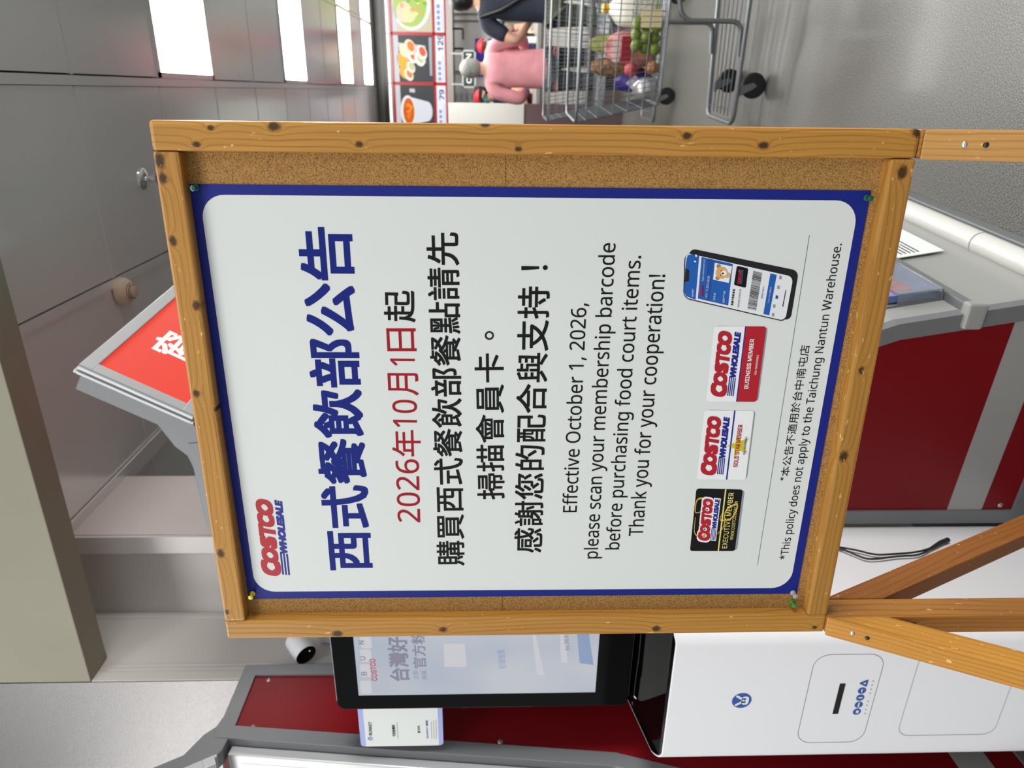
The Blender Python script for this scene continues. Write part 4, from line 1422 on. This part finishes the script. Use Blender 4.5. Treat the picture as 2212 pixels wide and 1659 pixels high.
def ellipsoid(bm, c, r, seg=20, rings=12, lo=-1.0, hi=1.0):
    prof = []
    for i in range(rings + 1):
        a = -math.pi / 2 + math.pi * i / rings
        z = math.sin(a)
        if z < lo or z > hi: continue
        prof.append((max(.002, math.cos(a)), z))
    M_ = Matrix.Translation(c) @ Matrix.Diagonal((r[0], r[1], r[2], 1))
    lathe(bm, prof, seg, M_)


def person(name, label, loc, rotz, hgt, arms, shirt, trousers, hair=None, hem=.86, sleeve=.62, lean=0.0, cap=None, mask=None, apron=None, strap=None, shoes=(40, 40, 44), hairlong=False, wide=1.0):
    t = thing(name, label, 'person', loc, rotz)
    k = hgt / 1.72; w = wide
    L = lambda z: -lean * max(0, (z - .9)) ** 1.0
    V = {'pel': (0, 0, .94, .145 * w, .105), 'spi': (0, L(1.12), 1.12, .135 * w, .10), 'che': (0, L(1.30), 1.30, .15 * w, .115), 'nkb': (0, L(1.44) + .01, 1.44, .085, .075), 'nk': (0, L(1.50), 1.50, .052, .054),
         'hd1': (0, L(1.56) - .012, 1.565, .066, .078), 'hd2': (0, L(1.62) - .005, 1.62, .079, .095), 'hd3': (0, L(1.68), 1.675, .066, .08)}
    E = [('pel', 'spi'), ('spi', 'che'), ('che', 'nkb'), ('nkb', 'nk'), ('nk', 'hd1'), ('hd1', 'hd2'), ('hd2', 'hd3')]
    V['nose'] = (0, L(1.60) - .115, 1.59, .012, .014); E.append(('hd1', 'nose'))
    for s, sd in ((-1, 'l'), (1, 'r')):
        V['ear' + sd] = (s * .086, L(1.60) + .01, 1.60, .014, .022); E.append(('hd2', 'ear' + sd))
        V['hip' + sd] = (s * .095, 0, .88, .092, .098); V['kne' + sd] = (s * .105, -.012, .50, .058, .062); V['ank' + sd] = (s * .105, .02, .10, .040, .044); V['toe' + sd] = (s * .12, -.15, .035, .038, .026)
        E += [('pel', 'hip' + sd), ('hip' + sd, 'kne' + sd), ('kne' + sd, 'ank' + sd), ('ank' + sd, 'toe' + sd)]
        el, wr = arms[0 if s < 0 else 1]
        sh = (s * .185 * w, L(1.40) + .01, 1.405)
        V['sh' + sd] = (*sh, .062, .062); V['el' + sd] = (*el, .042, .042); V['wr' + sd] = (*wr, .027, .030)
        E += [('nkb', 'sh' + sd), ('sh' + sd, 'el' + sd), ('el' + sd, 'wr' + sd)]
        d = (Vector(wr) - Vector(el)).normalized(); sidev = d.cross(Vector((0, 0, 1))); sidev = sidev.normalized() if sidev.length > .1 else Vector((1, 0, 0))
        pl = Vector(wr) + d * .055
        V['pl' + sd] = (*pl, .036, .018); E.append(('wr' + sd, 'pl' + sd))
        for f, (off, ln) in enumerate(((-.028, .062), (-.010, .076), (.009, .072), (.027, .055))):
            a1 = pl + sidev * off + d * .045; a2 = a1 + d * ln * .5 + Vector((0, 0, -.016)); a3 = a2 + d * ln * .3 + Vector((0, 0, -.022))
            V['f%d1' % f + sd] = (*a1, .0095, .0095); V['f%d2' % f + sd] = (*a2, .0085, .0085); V['f%d3' % f + sd] = (*a3, .0075, .0075)
            E += [('pl' + sd, 'f%d1' % f + sd), ('f%d1' % f + sd, 'f%d2' % f + sd), ('f%d2' % f + sd, 'f%d3' % f + sd)]
        a1 = Vector(wr) + d * .03 - sidev * s * .038; a2 = a1 + d * .035 - sidev * s * .014; 
        V['t1' + sd] = (*a1, .011, .011); V['t2' + sd] = (*a2, .009, .009); E += [('wr' + sd, 't1' + sd), ('t1' + sd, 't2' + sd)]
    sc_ = lambda VV: {n: tuple(c * k for c in v) for n, v in VV.items()}
    link('body', skin_mesh(sc_(V), E), SKIN, t)
    # shirt
    g = 1.13
    S = {'pel': (0, L(.95), .96, .168 * w, .130), 'hem': (0, L(hem), hem, .182 * w, .146), 'spi': (0, L(1.12) , 1.12, .158 * w, .12), 'che': (0, L(1.30) - .005, 1.30, .168 * w, .128), 'nkb': (0, L(1.45) + .008, 1.445, .085, .078)}
    S['nkb'] = (0, L(1.43) + .008, 1.43, .105, .095); SE = [('pel', 'hem'), ('pel', 'spi'), ('spi', 'che'), ('che', 'nkb')]
    for s, sd in ((-1, 'l'), (1, 'r')):
        el, wr = arms[0 if s < 0 else 1]
        sh = Vector((s * .185 * w, L(1.40) + .01, 1.405)); el = Vector(el); wr = Vector(wr)
        S['sh' + sd] = (*sh, .084, .084)
        cut = sh.lerp(el, min(1, sleeve)); S['c' + sd] = (*cut, .066, .066)
        SE += [('nkb', 'sh' + sd), ('sh' + sd, 'c' + sd)]
        if sleeve > 1:
            c2_ = el.lerp(wr, sleeve - 1); S['d' + sd] = (*c2_, .050, .050); SE.append(('c' + sd, 'd' + sd))
    link('shirt', skin_mesh(sc_(S), SE), shirt, t)
    Tq = {'pel': (0, 0, .95, .155 * w, .118)}; TE = []
    for s, sd in ((-1, 'l'), (1, 'r')):
        Tq['hip' + sd] = (s * .098, 0, .86, .108, .112); Tq['kne' + sd] = (s * .108, -.012, .50, .078, .082); Tq['ank' + sd] = (s * .108, .015, .10, .064, .070)
        TE += [('pel', 'hip' + sd), ('hip' + sd, 'kne' + sd), ('kne' + sd, 'ank' + sd)]
    link('trousers', skin_mesh(sc_(Tq), TE), trousers, t)
    for s in (-1, 1):
        bm = NB(); tube(bm, [Vector(p_) * k for p_ in ((s * .106, .05, .05), (s * .108, .0, .055), (s * .116, -.09, .042), (s * .12, -.17, .034))], [.044 * k, .05 * k, .043 * k, .03 * k], 12)
        obj('shoe', bm, mat('shoe %d' % shoes[0], shoes, rough=.5), t, smooth=True)
    hc = Vector((0, L(1.63), 1.628)) * k
    if hair:
        bm = NB()
        ellipsoid(bm, hc + Vector((0, .012, .012)) * k, (.090 * k, .104 * k, .098 * k), 20, 14, -.25 if not hairlong else -.6)
        ellipsoid(bm, hc + Vector((0, .035, -.02)) * k, (.084 * k, .078 * k, .085 * k), 18, 12)
        obj('hair', bm, hair, t, smooth=True)
    if cap:
        bm = NB(); ellipsoid(bm, hc + Vector((0, 0, .02)) * k, (.094 * k, .107 * k, .088 * k), 20, 14, .02)
        prism(bm, [(x * k, (y - .07) * k) for x, y in rrect(-.07, .07, -.12, .02, .05, 5)], 'z', hc.z + .02 * k, hc.z + .028 * k)
        obj('cap', bm, cap, t, smooth=True)
    if mask:
        bm = NB(); ellipsoid(bm, hc + Vector((0, -.035, -.055)) * k, (.066 * k, .078 * k, .052 * k), 16, 10)
        obj('face_mask', bm, mask, t, smooth=True)
    for s in (-1, 1):
        bm = NB(); ellipsoid(bm, (s * .032 * k, hc.y - .080 * k, hc.z - .008 * k), (.012 * k, .009 * k, .006 * k), 10, 6)
        obj('eye', bm, M_BLACK, t, smooth=True)
    if apron:
        bm = NB(); loft(bm, [[(math.sin(a) * (r_ + .005) * w * k, (-math.cos(a) * (r2 + .004) + L(z)) * k, z * k) for a in [R(-80 + 16 * q_) for q_ in range(11)]] +
                             [(math.sin(a) * r_ * w * k, (-math.cos(a) * r2 + L(z)) * k, z * k) for a in [R(80 - 16 * q_) for q_ in range(11)]]
                             for z, r_, r2 in ((.55, .19, .17), (.80, .185, .155), (1.0, .185, .15), (1.2, .165, .14), (1.34, .12, .145))])
        obj('apron', bm, apron, t, smooth=True)
    if strap:
        bm = NB(); tube(bm, [Vector(p_) * k for p_ in ((.12, .09 + L(1.46), 1.47), (.06, .145 + L(1.3), 1.30), (-.05, .145 + L(1.1), 1.10), (-.16, .11, .93))], .018 * k, 8)
        obj('bag_strap', bm, strap, t, smooth=True)
    return t


PINK = mat('pink cotton', (232, 158, 166), rough=.75, noise=.10, nscale=9)
DARKT = mat('charcoal trousers', (46, 50, 54), rough=.7)
person('person', 'person in a pink shirt with grey hair, back turned, leaning at the food counter', (.203, 7.35, 0), R(180), 1.73,
       (((-.27, -.06, 1.14), (-.12, -.30, 1.10)), ((.27, -.04, 1.14), (.14, -.30, 1.10))), PINK, DARKT, mat('grey hair', (150, 150, 146), rough=.7, noise=.25, nscale=60), hem=.84, sleeve=1.55, lean=.16, wide=1.12)
person('person', 'person in a dark navy shirt with black hair and a shoulder strap beside the carts', (.735, 7.00, 0), R(170), 1.80,
       (((-.30, -.02, 1.14), (-.16, -.26, 1.20)), ((.305, .03, 1.16), (.10, -.20, 1.00))), mat('navy shirt', (38, 44, 60), rough=.75, noise=.12, nscale=9), mat('olive trousers', (82, 84, 66), rough=.7), mat('black hair', (18, 18, 20), rough=.45), hem=.86, sleeve=.72, lean=.1, strap=M_BLACK, wide=1.05)
CAPR = mat('red cap', (200, 36, 48), rough=.6)
p = at(9.25, 1056, 98)
person('person', 'food court worker in a red cap and pale green face mask behind the pink shirt', (p.x, 9.44, 0), R(8), 1.60,
       (((-.24, -.02, 1.12), (-.14, -.22, 1.06)), ((.24, -.02, 1.12), (.14, -.22, 1.06))), mat('worker beige shirt', (150, 120, 104), rough=.7), DARKT, None, cap=CAPR, mask=mat('mint mask', (176, 222, 208), rough=.7), apron=mat('dark apron', (92, 18, 34), rough=.7))
p = at(9.25, 1040, 207)
person('person', 'food court worker in navy with a red cap at the left of the counter', (p.x, 9.36, 0), R(-70), 1.64,
       (((-.24, -.02, 1.12), (-.14, -.24, 1.04)), ((.24, -.02, 1.12), (.14, -.24, 1.04))), mat('worker navy shirt', (34, 58, 96), rough=.7), DARKT, mat('black hair', (18, 18, 20)), cap=CAPR, mask=mat('teal mask', (52, 130, 130), rough=.7), apron=mat('dark apron', (92, 18, 34)))


# ------------------------------------------------------------------ shopping carts
def cart(label, loc, rotz):
    """local x: nose (0) to handle; seen from local -y"""
    t = thing('shopping_cart', label, 'shopping cart', loc, rotz, 'shopping carts')
    TX0, TX1, BX0, BX1 = 0.0, .98, .09, .90
    TY0, TY1, BY0, BY1 = .26, .31, .22, .26          # half widths nose/handle at the top, then at the bottom
    TZ, BZ_ = 1.0, .56

    def P(u, s, v):
        """u 0-1 nose to handle, s -1..1 across, v 0-1 bottom to top"""
        x = (BX0 + (BX1 - BX0) * u) * (1 - v) + (TX0 + (TX1 - TX0) * u) * v
        hw = (BY0 + (BY1 - BY0) * u) * (1 - v) + (TY0 + (TY1 - TY0) * u) * v
        return Vector((x, s * hw, BZ_ + (TZ - BZ_) * v))
    for nm, s in (('side_basket_panel', -1), ('side_basket_panel', 1)):
        bm = NB()
        for v in (.03, .2, .38, .56, .74, .88): tube(bm, [P(0, s, v), P(1, s, v)], .0032, 6)
        for k in range(34): tube(bm, [P(k / 33, s, 0), P(k / 33, s, 1)], .0016, 4)
        obj(nm, bm, M_STEEL, t, smooth=True)
    for nm, u in (('nose_panel', 0), ('gate_panel', 1)):
        bm = NB()
        for v in (.03, .2, .38, .56, .74, .88): tube(bm, [P(u, -1, v), P(u, 1, v)], .0030, 6)
        for k in range(19): tube(bm, [P(u, -1 + k / 9, 0), P(u, -1 + k / 9, 1)], .0016, 4)
        obj(nm, bm, M_STEEL, t, smooth=True)
    bm = NB()
    for k in range(15): tube(bm, [P(0, -1 + k / 7, 0), P(1, -1 + k / 7, 0)], .0018, 4)
    for k in range(12): tube(bm, [P(k / 11, -1, 0), P(k / 11, 1, 0)], .0026, 5)
    obj('basket_floor', bm, M_STEEL, t, smooth=True)
    bm = NB()
    c = [P(0, -1, 1), P(1, -1, 1), P(1, 1, 1), P(0, 1, 1)]
    tube(bm, fillet([P(.5, -1, 1), P(0, -1, 1), P(0, 1, 1), P(1, 1, 1), P(1, -1, 1), P(.5, -1, 1)], .07, 6), .0075, 8)
    tube(bm, fillet([P(.5, -1, .0), P(0, -1, .0), P(0, 1, .0), P(1, 1, .0), P(1, -1, .0), P(.5, -1, .0)], .06, 6), .006, 8)
    obj('rim', bm, M_STEEL, t, smooth=True)
    bm = NB(); tube(bm, fillet([(.90, -.29, .99), (1.06, -.30, 1.06), (1.06, .30, 1.06), (.90, .29, .99)], .03, 5), .012, 10)
    obj('handle', bm, mat('handle grey', (110, 114, 120), rough=.5), t, smooth=True)
    # lower rack
    A = .22
    bm = NB()
    tube(bm, fillet([(.9, -.29, .175), (.0, -A - .02, .155), (.0, A + .02, .155), (.9, .29, .175)], .06, 6), .0125, 10)
    for k in range(7):
        y = -A + .02 + k * (2 * A - .04) / 6
        tube(bm, [(.03, y, .155), (.86, y * 1.2, .172)], .0034, 5)
    tube(bm, [(.06, -A - .01, .15), (.06, A + .01, .15)], .005, 6); tube(bm, [(.86, -.28, .172), (.86, .28, .172)], .01, 8)
    obj('lower_rack', bm, M_STEEL, t, smooth=True)
    for s in (-1, 1):
        bm = NB(); tube(bm, fillet([(.93, s * .27, .93), (.90, s * .27, .60), (.52, s * .255, .50), (.49, s * .255, .46), (.49, s * .255, .19), (.33, s * .25, .178)], .05, 6), .0125, 10)
        obj('frame_tube', bm, M_STEEL, t, smooth=True)
    for x, y in ((.16, -.21), (.16, .21), (.86, -.27), (.86, .27)):
        cs = bpy.data.objects.new('caster', None); COL.objects.link(cs); cs.parent = t; cs.location = (x, y, 0)
        bm = NB(); lathe(bm, [(.018, -.014), (.058, -.014), (.064, -.008), (.064, .008), (.058, .014), (.018, .014)], 28, Matrix.Translation((.03, 0, .064)) @ Matrix.Rotation(R(90), 4, 'X'))
        obj('wheel', bm, M_RUBBER, cs, smooth=True)
        bm = NB()
        for s in (-1, 1):
            prism(bm, [(-.025, .148), (.025, .148), (.046, .07), (.03, .05), (.014, .07)], 'y', s * .020 - .002, s * .020 + .002)
        bx(bm, -.028, .028, -.022, .022, .138, .150)
        obj('fork', bm, M_STEEL, cs)
    return t


ca = cart('grey wire shopping cart full of groceries, nearer the notice board', (-.13, 4.24, 0), R(-4))
cb = cart('empty grey wire shopping cart behind the full one', (-.20, 6.19, 0), R(-2))
CM = Matrix.Translation((-.13, 4.24, 0)) @ Matrix.Rotation(R(-4), 4, 'Z')
GZ = .566


def goods(name, label, cat, x, y, z=GZ, rz=0):
    return thing(name, label, cat, CM @ Vector((x, y, z)), R(-4) + R(rz))


# milk jug lying on its side against the near wires
t = goods('milk_jug', 'big white milk jug with a yellow cap in the full shopping cart', 'jug', .545, .0)
bm = NB()
loops = []
for z, w_, d_ in ((0, .075, .075), (.012, .085, .085), (.17, .085, .085), (.21, .075, .075), (.245, .035, .035), (.262, .022, .022)):
    loops.append([(x, y, z) for x, y in rrect(-w_, w_, -d_, d_, min(w_, d_) * .45, 5)])
loft(bm, loops); obj('bottle', bm, mat('milk plastic', (232, 230, 216), rough=.35), t, smooth=True)
bm = NB(); lathe(bm, [(.024, .258), (.025, .29), (.020, .296), (.001, .296)], 18); obj('cap', bm, mat('yellow cap', (232, 178, 44), rough=.4), t, smooth=True)
bm = NB(); bx(bm, -.06, .06, -.0862, -.0855, .03, .15); obj('label', bm, mat('milk label', (196, 196, 184), rough=.5, noise=.4, nscale=60), t)
bm = NB(); bx(bm, -.075, .075, -.0866, -.0856, .018, .026); obj('label_stripe', bm, mat('label green', (110, 160, 60)), t)


def sack(name, label, cat, x, y, w_, d_, h_, m, rz=0, z=GZ, top=None, ph=0.0):
    t = goods(name, label, cat, x, y, z, rz)
    rnd = random.Random(sum(map(ord, name)) % 97 + int(x * 100))
    bm = NB(); loops = []
    prof = ((0, .80), (.08, .96), (.35, 1.0), (.65, .97), (.85, .80), (.95, .55), (1.0, .42))
    for v, s in prof:
        lp = []
        for k in range(24):
            a = 2 * math.pi * k / 24
            q = s * (1 + .09 * math.sin(3 * a + v * 9 + x * 20) + .06 * rnd.uniform(-1, 1))
            flatten = (1 - .55 * max(0, v - .6) / .4)
            lp.append((w_ / 2 * q * math.copysign(abs(math.cos(a)) ** .7, math.cos(a)), d_ / 2 * q * flatten * math.copysign(abs(math.sin(a)) ** .7, math.sin(a)), h_ * v))
        loops.append(lp)
    loft(bm, loops); obj('wrapper', bm, m, t, smooth=True)
    return t


sack('snack_bag', 'olive green snack bag standing beside the milk jug in the cart', 'bag', .372, .13, .10, .10, .34, mat('olive foil', (136, 140, 74), rough=.35, noise=.45, nscale=26))
sack('nut_bag', 'clear bag of brown mixed nuts toward the nose of the full cart', 'bag', .258, .12, .105, .10, .32, mat('mixed nuts', (122, 92, 60), rough=.4, noise=.9, nscale=48))
t = sack('sausage_bag', 'pink and red printed food bag in the middle of the full cart', 'bag', .355, -.02, .165, .085, .27, mat('pink foil', (190, 132, 132), rough=.3, noise=.6, nscale=26))
bm = NB(); bx(bm, -.06, .06, -.058, -.056, .14, .19); obj('red_band', bm, mat('dark red print', (150, 26, 44), rough=.4), t)
bm = NB(); bx(bm, -.05, .03, -.056, -.054, .05, .12); obj('print', bm, mat('brown food print', (168, 116, 84), rough=.4, noise=.4, nscale=60), t)
bm = NB(); bx(bm, -.065, .05, -.057, -.055, .20, .235); obj('print', bm, mat('pale print patch', (226, 206, 200), rough=.4), t)
t = goods('lime_bag', 'net of green limes with a cream label in the bottom of the cart', 'fruit bag', .415, -.155)
for k in range(9):
    bm = NB(); ellipsoid(bm, ((k % 3) * .052 - .06 + .008 * (k // 3), -.015 + .02 * (k % 2), .032 + .05 * (k // 3)), (.032, .028, .028), 14, 10)
    obj('lime', bm, mat('lime green', (112, 138, 42), rough=.4), t, smooth=True)
bm = NB(); bx(bm, .04, .125, -.045, -.04, .015, .12); obj('label', bm, mat('cream label', (238, 224, 176), rough=.5), t)
t = goods('peach', 'round red peach lying among the bags in the cart', 'fruit', .255, -.10, GZ + .135)
bm = NB(); ellipsoid(bm, (0, 0, .0), (.038, .036, .036), 18, 12); obj('fruit_skin', bm, mat('peach red', (176, 60, 64), rough=.45, noise=.3, nscale=16), t, smooth=True)
t = goods('onion', 'brown red onion beside the limes in the cart', 'vegetable', .268, -.165, GZ + .034)
bm = NB(); lathe(bm, [(.001, -.034), (.02, -.03), (.036, 0), (.028, .022), (.008, .034), (.003, .05)], 18); obj('bulb', bm, mat('onion brown', (160, 110, 72), rough=.4, noise=.3, nscale=20), t, smooth=True)
t = sack('purple_pack', 'dark purple package near the nose of the full cart', 'package', .185, .02, .10, .11, .20, mat('purple foil', (44, 34, 116), rough=.3))
bm = NB(); prism(bm, [(-.04, .10), (0, .05), (.04, .10), (0, .15)], 'y', -.075, -.072); obj('diamond_print', bm, mat('pale mauve print', (196, 186, 214)), t)
t = sack('foil_pack', 'crinkled silver foil pack lying lowest in the full cart', 'package', .165, -.12, .11, .07, .12, mat('silver foil', (216, 218, 222), rough=.22, metal=.8))
sack('film_bundle', 'clear plastic film bundle at the nose end of the full cart', 'package', .165, .165, .07, .09, .14, mat('clear film', (226, 226, 230), rough=.15, trans=.55))
